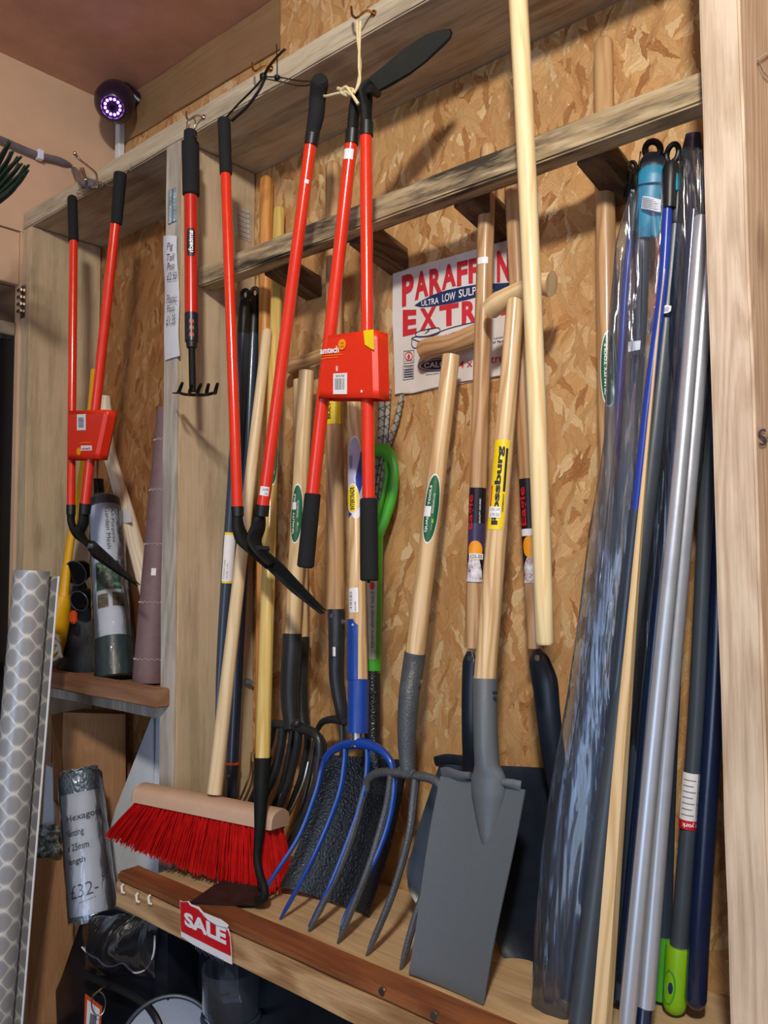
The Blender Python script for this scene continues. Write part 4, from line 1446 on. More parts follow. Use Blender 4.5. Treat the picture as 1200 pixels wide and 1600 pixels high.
label_part(s_, 'paper_label', RECT, sh.patch(920, 958, -1.1, .10, .0005), 'sticker', 8)
text_part(s_, 'paper_print', [('4 10 2 30 5', sh.vtext(926, 952, -.95, -.6, .0009)), ('MUCK FORK', sh.vtext(941, 956, -.3, -.15, .0009))], 'inkgrey', 3)
sk = nb()
s2 = mk(560, 1062, 1.022, 31, 559, 1146, 1.008, 31)
ss = rod(t, 'socket', s2, 'blue', 0, 1, 'flat', extra=.0012)
st = Shaft(sh.A + (sh.B - sh.A) * sh.t_of(0, 968), s2.A, sh.rA + (sh.rB - sh.rA) * sh.t_of(0, 968), s2.rA)
bm = nb()
grid(bm, lambda u, v: st.p(v, -2.0 + (u * (1.55 + .25 * min(1, v * 5) ** .5) if v < .06 else u * (2.05 - .1 * v)), .0014), 24, 18, -.0012)
obj('strap', bm, 'blue', ss)
bm = nb(); q = st.p(.1, -.55, .0006); tube(bm, [q, q + st.n * .003], [.003, .002], seg=8, ref=(1, 0, 0)); obj('rivet', bm, 'steel', ss)
rod(t, 'ferrule', mk(558.5, 1144, 1.008, 22, 558.5, 1167, 1.004, 22), 'steel', top='flat')
bm = nb()
stube(bm, [at(508, 1187, 1.0), at(518, 1174, 1.0), at(535, 1165, 1.002), at(559, 1161, 1.003), at(580, 1165, 1.003), at(598, 1175, 1.003), at(610, 1190, 1.003), at(614, 1205, 1.002)], [.0065, .0065, .0075, .010, .008, .0065, .006, .005], seg=12)
obj('fork_head', bm, 'blue', t)
tines(t, 'blue', [
    [(508, 1186, 1.0), (502, 1205, .998), (493, 1240, .99), (468, 1305, .965), (430, 1365, .94), (402, 1408, .925)],
    [(540, 1166, 1.002), (538, 1195, 1.0), (530, 1240, .99), (505, 1306, .965), (472, 1375, .945), (438, 1436, .929)],
    [(574, 1166, 1.003), (574, 1195, 1.002), (568, 1240, .995), (545, 1310, .972), (515, 1385, .948), (483, 1448, .934)],
    [(614, 1200, 1.002), (616, 1235, 1.0), (606, 1290, .985), (583, 1350, .965), (545, 1420, .948), (531, 1462, .938)]], .0055)

# small fork with brown shaft behind
t = thing('manure_fork', at(533, 1150, 1.12), 'brown ash shafted fork with a bent black socket standing between the other forks', 'fork')
sh = mk(521, 264, 1.118, 25, 524.5, 952, 1.075, 29)
s_ = rod(t, 'shaft', sh, 'ash_d', 0, 1, 'round')
label_part(s_, 'yellow_label', RECT, sh.patch(600, 665, -1.0, .75), 'yelink', 10)
text_part(s_, 'lettering', [('BULWARK', sh.vtext(604, 657, -.95, -.45), .03)], 'ink', 4)
bm = nb()
P = smooth_path([at(524.5, 944, 1.075), at(525.5, 960, 1.075), at(526, 1010, 1.07), at(526, 1060, 1.068), at(533, 1105, 1.07), at(538, 1128, 1.075)], 5)
tube(bm, P, lerps([.0155, .0158, .0145, .0135, .0115, .009], len(P)), seg=18); so = obj('socket', bm, 'darksteel', t)
bm = nb(); q = at(522, 1018, 1.0535)
tube(bm, [q + V((0, 0, .008)), q - V((0, 0, .008))], [.0035, .0035], .0012, seg=10, ref=(1, 0, 0)); obj('white_tab', bm, 'sticker', so)
for (x, y) in ((518, 962), (535, 971)):
    bm = nb(); q = at(x, y, 1.0585); tube(bm, [q, q + V((0, .004, 0))], [.004, .0035], seg=10, ref=(1, 0, 0)); obj('rivet', bm, 'steel', so)
bm = nb(); stube(bm, [at(495, 1142, 1.09), at(503, 1129, 1.085), at(518, 1124, 1.08), at(537, 1126, 1.076), at(556, 1126, 1.08), at(570, 1138, 1.085)], [.005, .006, .007, .009, .007, .005], seg=10); obj('fork_head', bm, 'darksteel', t)
tines(t, 'darksteel', [[(495, 1140, 1.09), (490, 1175, 1.088), (480, 1230, 1.08), (462, 1290, 1.06), (440, 1345, 1.04)], [(535, 1128, 1.076), (535, 1170, 1.074), (528, 1220, 1.07), (510, 1280, 1.05), (487, 1345, 1.03)], [(570, 1138, 1.085), (574, 1180, 1.082), (566, 1240, 1.07), (545, 1310, 1.05), (525, 1370, 1.03)]], .0055)

# green D-handled square shovel
t = thing('square_shovel', atZ(500, 1410, SZ), 'green D-handled square mouth shovel with a black hammered blade behind the blue fork', 'shovel')
Yg = 1.115
sh = mk(586, 830, Yg - .01, 26, 582.5, 1052, 1.085, 25)
s_ = rod(t, 'shaft', sh, 'green', 0, 1, 'flat')
label_part(s_, 'silver_label', RECT, sh.patch(905, 1030, -1.15, .35), 'silverink', 8)
text_part(s_, 'lettering', [('square shovel 1 no.2', sh.vtext(925, 1012, -.35, .12, .0009), -.005)], 'ink', 4)
label_part(s_, 'red_dot', ELL, sh.patch(910, 922, -.55, .05, .0009), 'redink', 4)
bm = nb()
stube(bm, [at(588, 838, Yg - .01), at(601, 808, Yg), at(611, 775, Yg + .004), at(614, 740, Yg + .006), at(610, 716, Yg + .006), at(600, 704, Yg + .004), at(578, 706, Yg), at(566, 715, Yg - .01)], [.011, .0095, .0085, .0082, .0085, .009, .009, .009], [.013, .012, .012, .012, .012, .012, .012, .012], seg=14)
obj('d_grip', bm, 'green', t)
bm = nb()
stube(bm, [at(584, 842, Yg - .014), at(588, 812, Yg - .014), at(598, 775, Yg - .012), at(604, 742, Yg - .010), at(602, 722, Yg - .008)], [.010, .007, .004, .0035, .0035], seg=12)
obj('inner_rib', bm, 'green', t)
bm = nb()
stube(bm, [at(580, 842, Yg - .014), at(566, 810, Yg - .014), at(560, 770, Yg - .012), at(560, 730, Yg - .012), at(568, 714, Yg - .01)], [.010, .009, .009, .009, .009], seg=12)
obj('d_grip', bm, 'green', t)
bm = nb()
P = smooth_path([at(582.5, 1048, 1.085), at(582.5, 1060, 1.084), at(582, 1120, 1.078), at(580, 1172, 1.07), at(578, 1200, 1.066)], 5)
tube(bm, P, lerps([.0138, .0138, .0142, .016, .022], len(P)), lerps([.0138, .0138, .014, .012, .006], len(P)), seg=18, ref=(1, 0, 0)); obj('socket', bm, 'hamblk', t)


def blade_grid(parent, name, mat, TL, TR, BR, BL, dish, thick=.0022, nu=16, nv=20, wf=None, turn=0.0, curve=0.0, bot=None, label=None, edge=0.0):
    """Blade sheet between four corners. dish pushes the middle back; wf(v) narrows it; bot(u) lowers the bottom edge; curve bows it along its length."""
    TL, TR, BR, BL = [V(p) for p in (TL, TR, BR, BL)]
    nrm = (TR - TL).cross(BL - TL).normalized()
    if nrm.dot(CAM - TL) < 0:
        nrm = -nrm

    def fn(u, v):
        ww = wf(v) if wf else 1
        uu = .5 + (u - .5) * ww
        vv = v * (1 + (bot(u) if bot else 0))
        p = (TL * (1 - uu) + TR * uu) * (1 - vv) + (BL * (1 - uu) + BR * uu) * vv
        e = abs(2 * u - 1)
        p += nrm * (-dish * (1 - e * e) + edge * max(0, e - .8) / .2) + nrm * curve * math.sin(math.pi * min(1, vv))
        return p
    bm = nb()
    grid(bm, fn, nu, nv, thick)
    return obj(name, bm, mat, parent, label), nrm, fn


blade_grid(t, 'blade', 'hamblk', at(516, 1180, 1.05), at(640, 1188, 1.07), at(578, 1432, 1.03), at(441, 1386, .99), .012, .0025, curve=-.012, edge=.008)

# braided clear hoses behind the green grip
for (x0, y0, x1, y1, lab) in ((597, 609, 594, 700, 'leftmost and thickest of three clear braided hose ends above the green grip'), (607.5, 606, 601, 700, 'middle, tallest of three clear braided hose ends above the green grip'), (628, 616, 606, 702, 'rightmost clear braided hose end, bent outwards under the cardboard sign')):
    wdt = 9 if x0 == 597 else 7
    pts = [at(x0, y0, 1.138), at((x0 * 2 + x1) / 3, y0 + (y1 - y0) * .45, 1.14), at(x1, y1, 1.142), at(x1 - 10, y1 + 60, 1.143), at(x1 - 18, y1 + 160, 1.143), at(584, 1100, 1.142), atZ(590, 1230, SZ + .002) * 0 + at(588, 1262, 1.14)]
    bm = nb(); P = stube(bm, pts, rad(pts[0], wdt), seg=10, sub=12)
    h = obj('braided_hose', bm, 'silverink', None, lab, cat='hose', group='clear braided hoses behind the green shovel grip', origin=pts[0])
    # braid: two opposed spirals of dark thread
    r = rad(pts[0], wdt) + .0004
    for sgn in (1, -1):
        bm = nb()
        Q = []
        L = 0
        for i in range(1, int(len(P) * .55)):
            for k in range(6):
                c = P[i - 1].lerp(P[i], k / 6)
                L += (P[i] - P[i - 1]).length / 6
                a = sgn * L / .018 * 2 * math.pi
                x_, y_ = basis(P[i] - P[i - 1], V((0, -1, 0)))
                Q.append(c + (x_ * math.cos(a) + y_ * math.sin(a)) * r)
        tube(bm, Q, .0006, seg=4)
        obj('braid_thread', bm, 'ink', h)

# tall-shafted round shovel J
def strap_shovel(label, shaft, strap_pts, strap_w, blade, wf, bot, group='round point shovels leaning on the back wall'):
    pass


t = thing('round_shovel', atZ(680, 1440, SZ), 'long-handled dark shovel with a bird label, left of and behind the grey spade', 'shovel', 'bird label shovels leaning on the back wall')
sh = mk(763, 236, 1.088, 26, 739.5, 1012, 1.07, 28)
s_ = rod(t, 'shaft', sh, 'ash_d', 0, 1, 'round')
label_part(s_, 'dark_label', RECT, sh.patch(763, 910, -1.25, 1.1, .0004), 'eagle0', 12)
label_part(s_, 'dusk_band', RECT, sh.patch(818, 862, -1.25, 1.1, .0006), 'purplelab', 12)
label_part(s_, 'bird_body', [(0, 0), (1, 0), (.95, .35), (.8, .7), (.55, 1), (.3, .95), (.08, .6)], sh.patch(862, 909, -1.15, .8, .0008), 'eagle1', 12)
label_part(s_, 'bird_head', ELL, sh.patch(845, 876, -.95, .7, .0009), 'orangeink', 8)
text_part(s_, 'script_lettering', [('Eagle', sh.vtext(774, 828, -1.15, -.35, .0010), .02)], 'saler', 6)
text_part(s_, 'print', [('QUALITY ASSURED', sh.vtext(780, 818, .18, .38, .0010), .01)], 'sticker', 2)
label_part(s_, 'price_sticker', RECT, sh.patch(865, 874, -.8, .8, .0012), 'sticker', 6)
text_part(s_, 'price', [('£25-50', sh.patch(866.5, 872.5, -.65, .65, .0015))], 'inkgrey', 0)
label_part(s_, 'price_sticker', RECT, sh.patch(406, 416, -1.0, .35, .0004), 'sticker', 8)
bm = nb()
P = smooth_path([at(735, 1018, 1.052), at(734, 1035, 1.05), at(733, 1080, 1.047), at(734, 1140, 1.048), at(737, 1195, 1.06), at(738, 1215, 1.068)], 6)
tube(bm, P, lerps([.006, .013, .013, .014, .016, .018], len(P)), lerps([.003, .006, .007, .008, .008, .006], len(P)), seg=14, ref=(1, 0, 0)); st_ = obj('socket_strap', bm, 'navy', t)
bm = nb(); q = at(734, 1029, 1.0435); tube(bm, [q, q + V((0, .004, 0))], [.0045, .0045], seg=12, ref=(1, 0, 0)); obj('rivet', bm, 'steel', st_)
bl, _, _ = blade_grid(t, 'blade', 'navy', at(686, 1186, 1.075), at(775, 1196, 1.085), at(742, 1440, 1.045), at(622, 1405, 1.03), .014, .002, nu=18, nv=18, wf=lambda v: .92 + .1 * math.sin(v * 3) if v < .7 else (.92 + .1 * math.sin(2.1)) * math.sqrt(max(0, 1 - ((v - .7) / .34) ** 2)) + .02)
bm = nb(); stube(bm, [at(680, 1190, 1.068), at(700, 1186, 1.068), at(734, 1190, 1.068)], [.003, .0035, .003], [.008] * 3, seg=8); obj('tread', bm, 'navy', t)

t = thing('round_shovel', atZ(805, 1535, SZ), 'dark pointed shovel with bird label, right of the grey spade behind the pale pole', 'shovel', 'bird label shovels leaning on the back wall')
sh = mk(800, 262, 1.10, 27, 838, 1013, 1.085, 28)
s_ = rod(t, 'shaft', sh, 'ash_d', 0, 1, 'round')
label_part(s_, 'dark_label', RECT, sh.patch(749, 911, -1.25, 1.1, .0004), 'eagle0', 12)
text_part(s_, 'script_lettering', [('Eagle', sh.vtext(762, 822, -1.1, -.2, .0010), .02)], 'saler', 6)
label_part(s_, 'bird_body', [(0, 0), (1, 0), (.95, .4), (.6, 1), (.3, .9), (.08, .6)], sh.patch(868, 911, -1.15, .8, .0008), 'eagle1', 12)
label_part(s_, 'bird_head', ELL, sh.patch(838, 872, -.95, .6, .0009), 'orangeink', 8)
label_part(s_, 'price_sticker', RECT, sh.patch(827, 838, -1.1, .6, .0012), 'sticker', 8)
bm = nb()
P = smooth_path([at(838, 1016, 1.062), at(842, 1032, 1.058), at(851, 1065, 1.055), at(856, 1110, 1.055), at(863, 1170, 1.062), at(872, 1225, 1.072), at(876, 1260, 1.078)], 6)
tube(bm, P, lerps([.007, .016, .020, .0185, .018, .017, .010], len(P)), lerps([.004, .009, .011, .011, .010, .008, .004], len(P)), seg=16, ref=(1, 0, 0)); st_ = obj('socket_strap', bm, 'navy', t)
bm = nb(); q = at(839, 1028, 1.049); tube(bm, [q, q + V((0, .004, 0))], [.0045, .0045], seg=12, ref=(1, 0, 0)); obj('rivet', bm, 'steel', st_)
blade_grid(t, 'blade', 'navy', at(772, 1196, 1.095), at(905, 1204, 1.105), at(890, 1548, 1.055), at(748, 1528, 1.045), .016, .002, nu=20, nv=20, wf=lambda v: (1.0 if v < .62 else max(.12, 1 - ((v - .62) / .40) ** 1.6)), bot=lambda u: .0)

# the big grey grafting spade in front
t = thing('grafting_spade', atZ(700, 1545, SZ), 'long narrow grey spade with a cross handle and yellow label in the foreground', 'spade')
sh = mk(806, 462, 1.045, 27, 757.5, 1062, .985, 35)
s_ = rod(t, 'shaft', sh, 'ash', 0, 1, 'flat')
bm = nb()
stube(bm, [at(766, 484, 1.045), at(778, 474, 1.043), at(800, 461, 1.043), at(825, 450, 1.043), at(848, 444, 1.045), at(862, 444, 1.046)], [.0155, .0165, .0145, .0140, .0165, .019], seg=20)
obj('cross_handle', bm, 'ash_p', t)
label_part(s_, 'yellow_label', [(0, .03), (.04, 0), (.84, 0), (.96, .04), (1, .12), (1, 1), (0, 1)], sh.patch(690, 829, -1.1, .62, .0004), 'yelink', 12)
text_part(s_, 'lettering', [('Rossburg', sh.vtext(700, 822, -.62, .18, .0008), .045)], 'ink', 5)
label_part(s_, 'black_bar', RECT, sh.patch(703, 770, .26, .50, .0008), 'ink', 3)
text_part(s_, 'small_lettering', [('GERMANY', sh.vtext(773, 802, .28, .46, .0008), .02)], 'ink', 2)
label_part(s_, 'red_bar', RECT, sh.patch(761, 794, -.98, -.80, .0008), 'saler', 2)
label_part(s_, 'price_sticker', RECT, sh.patch(794, 811, -.95, .20, .0012), 'sticker', 8)
text_part(s_, 'price', [('£2L-20', sh.patch(796, 800, -.8, .1, .0015), .0), ('£39.50', sh.patch(804, 809, -.8, .1, .0015), .0)], 'inkgrey', 0)
bm = nb()
P = smooth_path([at(757.5, 1058, .985), at(757.5, 1064, .985), at(758, 1110, .978), at(759, 1160, .972), at(761, 1195, .970), at(763, 1215, .969), at(763, 1240, .968), at(762, 1275, .966), at(761, 1310, .963), at(760, 1335, .960)], 5)
ra = [.0172, .0176, .0172, .0170, .0180, .0255, .0245, .018, .010, .002]
rb = [.0172, .0176, .0172, .0168, .0150, .012, .0115, .009, .006, .001]
tube(bm, P, lerps(ra, len(P)), lerps(rb, len(P)), seg=24, ref=(1, -.2, 0)); so = obj('socket', bm, 'spade', t)
bm = nb(); q = sh.p(1, .5, .001); q = at(772, 1083, .966); tube(bm, [q, q + V((0, .004, 0))], [.0028, .0028], seg=8, ref=(1, 0, 0)); obj('rivet', bm, 'darksteel', so)
TL, TR, BR, BL = at(688, 1213, .970), at(820, 1234, .972), at(755, 1571, .922), at(638, 1521, .918)
bl, nrm, fnb = blade_grid(t, 'blade', 'spade', TL, TR, BR, BL, .004, .0022, nu=18, nv=24, wf=lambda v: 1 + .02 * math.sin(v * 6), curve=.003)
bm = nb()
for (a, b_) in ((at(688, 1204, .974), at(708, 1208, .974)), (at(792, 1223, .974), at(816, 1229, .974))):
    pass
stube(bm, [at(690, 1207, .973), at(700, 1206, .970), at(718, 1211, .968), at(736, 1212, .968)], [.0015, .002, .003, .004], [.007, .007, .006, .005], seg=10)
obj('tread', bm, 'spade', t)
bm = nb(); stube(bm, [at(786, 1222, .969), at(800, 1224, .970), at(814, 1228, .972)], [.004, .002, .0015], [.005, .006, .007], seg=10)
obj('tread', bm, 'spade', t)

# tall shaft at the right with green label, going down behind the film
t = thing('long_shaft_tool', at(955, 1300, 1.12), 'very tall ash shaft rising above the rail left of the post, with a green label', 'garden tool')
sh = mk(943, 72, 1.132, 30, 952, 820, 1.10, 31)
sh2 = Shaft(sh.A, sh.A + (sh.B - sh.A) * 1.45, sh.rA, sh.rB)
s_ = rod(t, 'shaft', sh2, 'ash_d', 0, 1, 'round')
green_oval(s_, sh2, 521, 640, -.75, 1.0)
bm = nb(); P = [sh2.B + V((0, 0, .03)), sh2.B, V((sh2.B.x, sh2.B.y - .005, sh2.B.z - .15))]
tube(bm, P, [.018, .018, .015], seg=16); obj('socket', bm, 'navy', t)
bq = P[-1]
tines_ = [V((bq.x, bq.y, bq.z)), V((bq.x, bq.y - .01, SZ + .004))]
bm = nb(); plate(bm, [bq + V((-.03, 0, .0)), bq + V((.03, 0, 0)), V((bq.x + .03, bq.y - .012, SZ + .001)), V((bq.x - .03, bq.y - .012, SZ + .001))], .002, (0, 1, 0)); obj('blade', bm, 'navy', t)

# rubber-gripped slate poles at the left of the rack
for (xa, ya, xb, yb, Yt, Yb_, lab, extra) in ((384, 452, 333, 1236, 1.09, 1.06, 'slate grey pole with black plastic grip behind the left arm of the red shears', 0), (399, 449, 361, 1243, 1.125, 1.07, 'slate grey pole with black grip and an orange ring low down, beside the broom handle', 1)):
    t = thing('tool_pole', at(xb, yb + 60, Yb_), lab, 'pole', 'slate poles with black grips')
    full = mk(xa, ya, Yt, 20, xb, yb, Yb_, 18.5)
    tg = full.t_of(0, 522)
    bm = nb()
    d = (full.B - full.A).normalized()
    A = full.A
    P = [A + d * x for x in (0.0, .008, .02, .05, .09)] + [full.A + (full.B - full.A) * tg]
    # flattened hanging end with a hole, drawn as a loop
    bm = nb()
    tube(bm, [A + d * .022, A + d * .032, A + d * .06, full.A + (full.B - full.A) * tg], [.0095, .0105, .0125, .0125], [.0055, .009, .0125, .0125], seg=18, ref=full.s)
    g = obj('grip', bm, 'blk', t)
    bm = nb()
    lp = []
    for k in range(17):
        a = math.pi * 2 * k / 16
        lp.append(A + d * .012 + full.s * math.cos(a) * .0072 + d * math.sin(a) * -.0105)
    tube(bm, lp, .0040, .0045, seg=8, caps=False, ref=full.n); obj('hanging_eye', bm, 'blk', g)
    bm = nb(); tube(bm, [full.A + (full.B - full.A) * tg, full.B], [full.rA * .93, full.rB], seg=18)
    tb = obj('tube', bm, 'slateb', t)
    if extra:
        bm = nb(); q = [full.p(full.t_of(0, yy), 0, 0) for yy in (1189, 1193)]
        tt = full.t_of(0, 1190); c0 = full.A + (full.B - full.A) * tt
        tube(bm, [c0, c0 + d * .005], [full.rB + .002, full.rB + .002], seg=18); obj('orange_ring', bm, 'orange', t)
        s3 = Shaft(c0 + d * .006, full.B + d * .10, full.rB + .0006, full.rB * .8)
        so = rod(t, 'socket', s3, 'darksteel', top='flat')
        bm = nb(); q = s3.p(.12, -.5, 0); tube(bm, [q, q + s3.n * .003], [.0035, .003], seg=8, ref=(1, 0, 0)); obj('rivet', bm, 'steel', so)
    else:
        label_part(tb, 'yellow_label', RECT, full.patch(832, 911, -.9, 1.2, .0004), 'yelink', 10)
        label_part(tb, 'white_label', RECT, full.patch(836, 908, -.9, 1.2, .0007), 'sticker', 10)
        text_part(tb, 'print', [('Contract multi', full.vtext(875, 904, -.7, -.4, .0010), 0), ('handle 1.4m', full.vtext(880, 904, -.2, .05, .0010), 0)], 'inkgrey', 2)
        s3 = Shaft(full.B, full.B + d * .11, full.rB, full.rB * .8)
        rod(t, 'socket', s3, 'darksteel', top='flat')

# orange-stained handle next to the stud
t = thing('rake_handle', at(405, 1240, 1.10), 'orange stained wooden handle with a rounded top nearest the middle stud', 'garden tool')
sh = mk(416.5, 285, 1.132, 21, 408, 1180, 1.11, 20)
rod(t, 'shaft', sh, 'orangew', 0, 1, 'round')
bm = nb(); stube(bm, [sh.A + (sh.B - sh.A) * .985, sh.B + V((0, 0, -.01)), sh.B + V((0, -.02, -.12))], [.013, .012, .006], seg=14); obj('socket', bm, 'darksteel', t)

# draw hoe
t = thing('draw_hoe', atZ(400, 1415, SZ + .008), 'draw hoe with yellow varnished shaft and black neck, standing in front of the red broom', 'hoe')
sh = mk(436, 330, 1.128, 17.5, 410.5, 1186, .962, 23.5)
s_ = rod(t, 'shaft', sh, 'yel', 0, 1, 'round')
label_part(s_, 'label_rim', ELL, sh.patch(655, 762, -.75, 1.15, .0003), 'sticker', 10)
label_part(s_, 'oval_label', ELL, sh.patch(658, 759, -.65, 1.05, .0006), 'greenink', 10)
text_part(s_, 'lettering', [('QUALITY TOOLS', sh.vtext(675, 745, .0, .55, .0010), .02)], 'silverink', 3)
bm = nb()
stube(bm, [at(410.5, 1182, .962), at(410.5, 1188, .962), at(408, 1240, .950), at(406, 1292, .942), at(403, 1320, .938), at(402, 1345, .934), at(407, 1370, .930), at(413, 1388, .926), at(412, 1402, .924), at(402, 1407, .922)], [.0150, .0152, .0125, .0095, .0072, .0068, .0068, .0068, .0075, .008], [.0150, .0152, .0125, .0095, .0072, .0062, .006, .006, .0068, .006], seg=16)
nk = obj('neck', bm, 'blade', t)
bm = nb(); q = at(403, 1203, .9505); tube(bm, [q, q + V((0, .004, 0))], [.0035, .003], seg=8, ref=(1, 0, 0)); obj('rivet', bm, 'steel', nk)
zb = SZ + .012
bm = nb(); plate(bm, [atZ(297, 1409, zb), atZ(335, 1382, zb + .004), atZ(350, 1376, zb + .006), atZ(409, 1381, zb + .008), atZ(418, 1391, zb + .006), atZ(416, 1404, zb + .002), atZ(400, 1412, zb), atZ(350, 1412, zb)], .003, (0, .2, -1)); obj('blade', bm, 'bladew', t)

# red broom
t = thing('red_broom', atZ(330, 1380, SZ), 'stiff red bristle broom standing on its bristles at the left end of the shelf', 'broom')
pR = at(438, 1288, .985)
pL = at(219, 1244, .905)
ax = (pR - pL).normalized()
hb_ = at(335, 1240, 1.0)
sh = mk(417, 520, 1.06, 15.5, 335, 1240, .95, 23.5)
cb_ = pL.lerp(pR, .52)
hd = (sh.A - sh.B).normalized()
hd -= ax * hd.dot(ax) * .6
upv = (hd - ax * hd.dot(ax)).normalized()
dep = ax.cross(upv).normalized()
if dep.y < 0:
    dep = -dep
rod(t, 'handle', sh, 'broomw', 0, 1, 'round')
bm = nb()
# half-round block profile swept along ax
prof = []
Wd = .029
for k in range(11):
    a = math.pi * k / 10
    prof.append((math.cos(a) * Wd, .010 + math.sin(a) * .016))
prof = [(Wd, -.006)] + prof + [(-Wd, -.006)]
ends = []
for (c, sc) in ((pL, .82), (pL + ax * .006, 1), (pR - ax * .004, 1), (pR, .94)):
    ends.append([bm.verts.new(c + dep * a * sc + upv * b2 * sc) for a, b2 in prof])
for i in range(3):
    for k in range(len(prof)):
        k2 = (k + 1) % len(prof)
        bm.faces.new((ends[i][k], ends[i][k2], ends[i + 1][k2], ends[i + 1][k]))
bm.faces.new(ends[0]); bm.faces.new(ends[-1])
obj('broom_block', bm, 'broomblock', t)
# bristles: rows of tufts, each filament a thin square rod
tipL, tipR = at(163, 1308, .872), atZ(430, 1400, SZ + .004)
rnd = random.Random(11)
bm = nb()
uvl = bm.loops.layers.uv.active
NT_, NR = 27, 5
for i in range(NT_):
    for j in range(NR):
        s = (i + .5 + .25 * (j % 2)) / NT_
        root = pL + ax * ((pR - pL).length * (.03 + .94 * s)) + dep * (j - 2) * .0115 - upv * .005
        # tip line bends: left part flares out beyond the shelf end
        tip = tipL.lerp(tipR, s) + dep * (j * .0125)
        mid_drop = .010 * math.sin(math.pi * s)
        tip = tip + V((0, 0, -mid_drop))
        for f in range(22):
            a = rnd.random() * 2 * math.pi
            q = rnd.random() ** .5
            ro = root + (ax * math.cos(a) + dep * math.sin(a)) * .0042 * q
            ti = tip + (ax * math.cos(a + .4) + dep * math.sin(a + .4)) * .0105 * q + (root - tip) * rnd.random() * .10
            if ti.z < SZ + .001 and ti.x > -1.403:
                ti.z = SZ + .001 + rnd.random() * .004
            bow = ((ro + ti) / 2 + (ti - tip) * .2 + V((rnd.random() - .5, rnd.random() - .5, 0)) * .004)
            dd = (ti - ro).normalized()
            x_, y_ = basis(dd, V((0, -1, 0)))
            rr = .0010
            prev = None
            for c in (ro, bow, ti):
                rg = [bm.verts.new(c + (x_ * math.cos(b2) + y_ * math.sin(b2)) * rr) for b2 in (0, 2.09, 4.19)]
                if prev:
                    for k in range(3):
                        bm.faces.new((prev[k], prev[(k + 1) % 3], rg[(k + 1) % 3], rg[k]))
                prev = rg
            bm.faces.new(prev)
obj('bristles', bm, 'bristle', t, kind='stuff', fixn=False, smooth=.9)

# ------------------------------------------------------------------ cardboard sign
Yc = B - .006
t = thing('cardboard_sign', at(700, 500, Yc), 'white cardboard box panel printed PARAFFIN EXTRA pinned flat on the back wall', 'sign')
bm = nb()
out = [(614, 427), (660, 413), (700, 402), (760, 385), (812, 370), (813, 420), (811, 500), (809, 578), (785, 586), (716, 597), (672, 607), (645, 614), (642, 611), (617, 616), (616, 560), (613, 500)]
plate(bm, [at(x, y, Yc) for x, y in out], .004, (0, 1, 0))
cs = obj('card_panel', bm, 'cardw', t, smooth=0)
Yi = Yc - .0008
Z6 = lambda x, y: (600 + x / 4.2857, 360 + y / 4.2857)
def pq(*c):
    return quadmap([Z6(*p) for p in c], Yi)
bm = nb()
for ch, x0, x1, (tl, tr), (bl_, br) in (('P', 120, 200, (305, 280), (515, 492)), ('A', 205, 297, (282, 262), (470, 438)), ('R', 303, 388, (262, 240), (446, 412)), ('A', 386, 482, (238, 212), (404, 370)), ('F', 488, 560, (212, 196), (378, 358)), ('F', 566, 636, (194, 178), (356, 352)), ('I', 650, 684, (172, 160), (352, 350)), ('N', 755, 845, (140, 118), (350, 336))):
    put_text(bm, ch, pq((x0, tl), (x1, tr), (x1, br), (x0, bl_)), .045)
for ch, x0, x1, (tl, tr), (bl_, br) in (('E', 125, 218, (532, 530), (712, 690)), ('X', 238, 352, (524, 508), (676, 655)), ('T', 370, 500, (506, 482), (650, 628)), ('R', 520, 622, (478, 462), (630, 610)), ('A', 650, 830, (470, 452), (600, 560))):
    put_text(bm, ch, pq((x0, tl), (x1, tr), (x1, br), (x0, bl_)), .045)
obj('red_letters', bm, 'redink', cs, smooth=0, fixn=False)
# blue lens-shaped banner
bm = nb()
o = [Z6(x, y) for x, y in ((203, 503), (250, 470), (330, 430), (420, 400), (520, 378), (620, 362), (720, 356), (850, 350), (850, 372), (740, 410), (640, 440), (540, 468), (440, 490), (330, 508), (250, 514))]
f = bm.faces.new([bm.verts.new(at(x, y, Yi - .0003)) for x, y in o])
obj('blue_banner', bm, 'navyink', cs, smooth=0, fixn=False)
Yi2 = Yi - .0009
def pq2(*c):
    return quadmap([Z6(*p) for p in c], Yi2)
bm = nb()
put_text(bm, 'ULTRA', pq2((250, 472), (366, 446), (366, 490), (250, 508)), .01)
put_text(bm, 'LOW', pq2((390, 428), (478, 408), (478, 466), (390, 480)), .01)
put_text(bm, 'SULPHUR', pq2((500, 398), (735, 352), (735, 404), (500, 452)), .01)
obj('white_letters', bm, 'sticker', cs, smooth=0, fixn=False)
# oil-lamp drawing: outline strokes
bm = nb()
def stroke(pts, w=.0009, Yq=None):
    tube(bm, smooth_path([at(*Z6(x, y), Yq or Yi) for x, y in pts], 5), w, .0003, seg=6, ref=(1, 0, .3))
stroke([(186, 722), (186, 770), (200, 786), (230, 784), (420, 735), (620, 665)])
stroke([(186, 722), (215, 712), (300, 705), (440, 655), (620, 610)])
stroke([(186, 726), (240, 745), (300, 738), (380, 712)])
stroke([(215, 712), (212, 690), (245, 672), (310, 660), (360, 652), (375, 668), (362, 692), (310, 708), (240, 714), (215, 708)])
stroke([(275, 690), (300, 672), (292, 662), (330, 655)])
stroke([(470, 712), (500, 690), (545, 690), (520, 703)])
obj('lamp_drawing', bm, 'navyink', cs, smooth=0, fixn=False)
bm = nb()
put_text(bm, 'FOR USE IN PARAFFIN HEATERS', pq((220, 755), (640, 628), (640, 655), (220, 778)), .005)
put_text(bm, 'AND', pq((560, 686), (640, 668), (640, 688), (560, 704)), .005)
put_text(bm, '4 x 4 Litre', pq((503, 878), (802, 818), (802, 880), (503, 925)), .01)
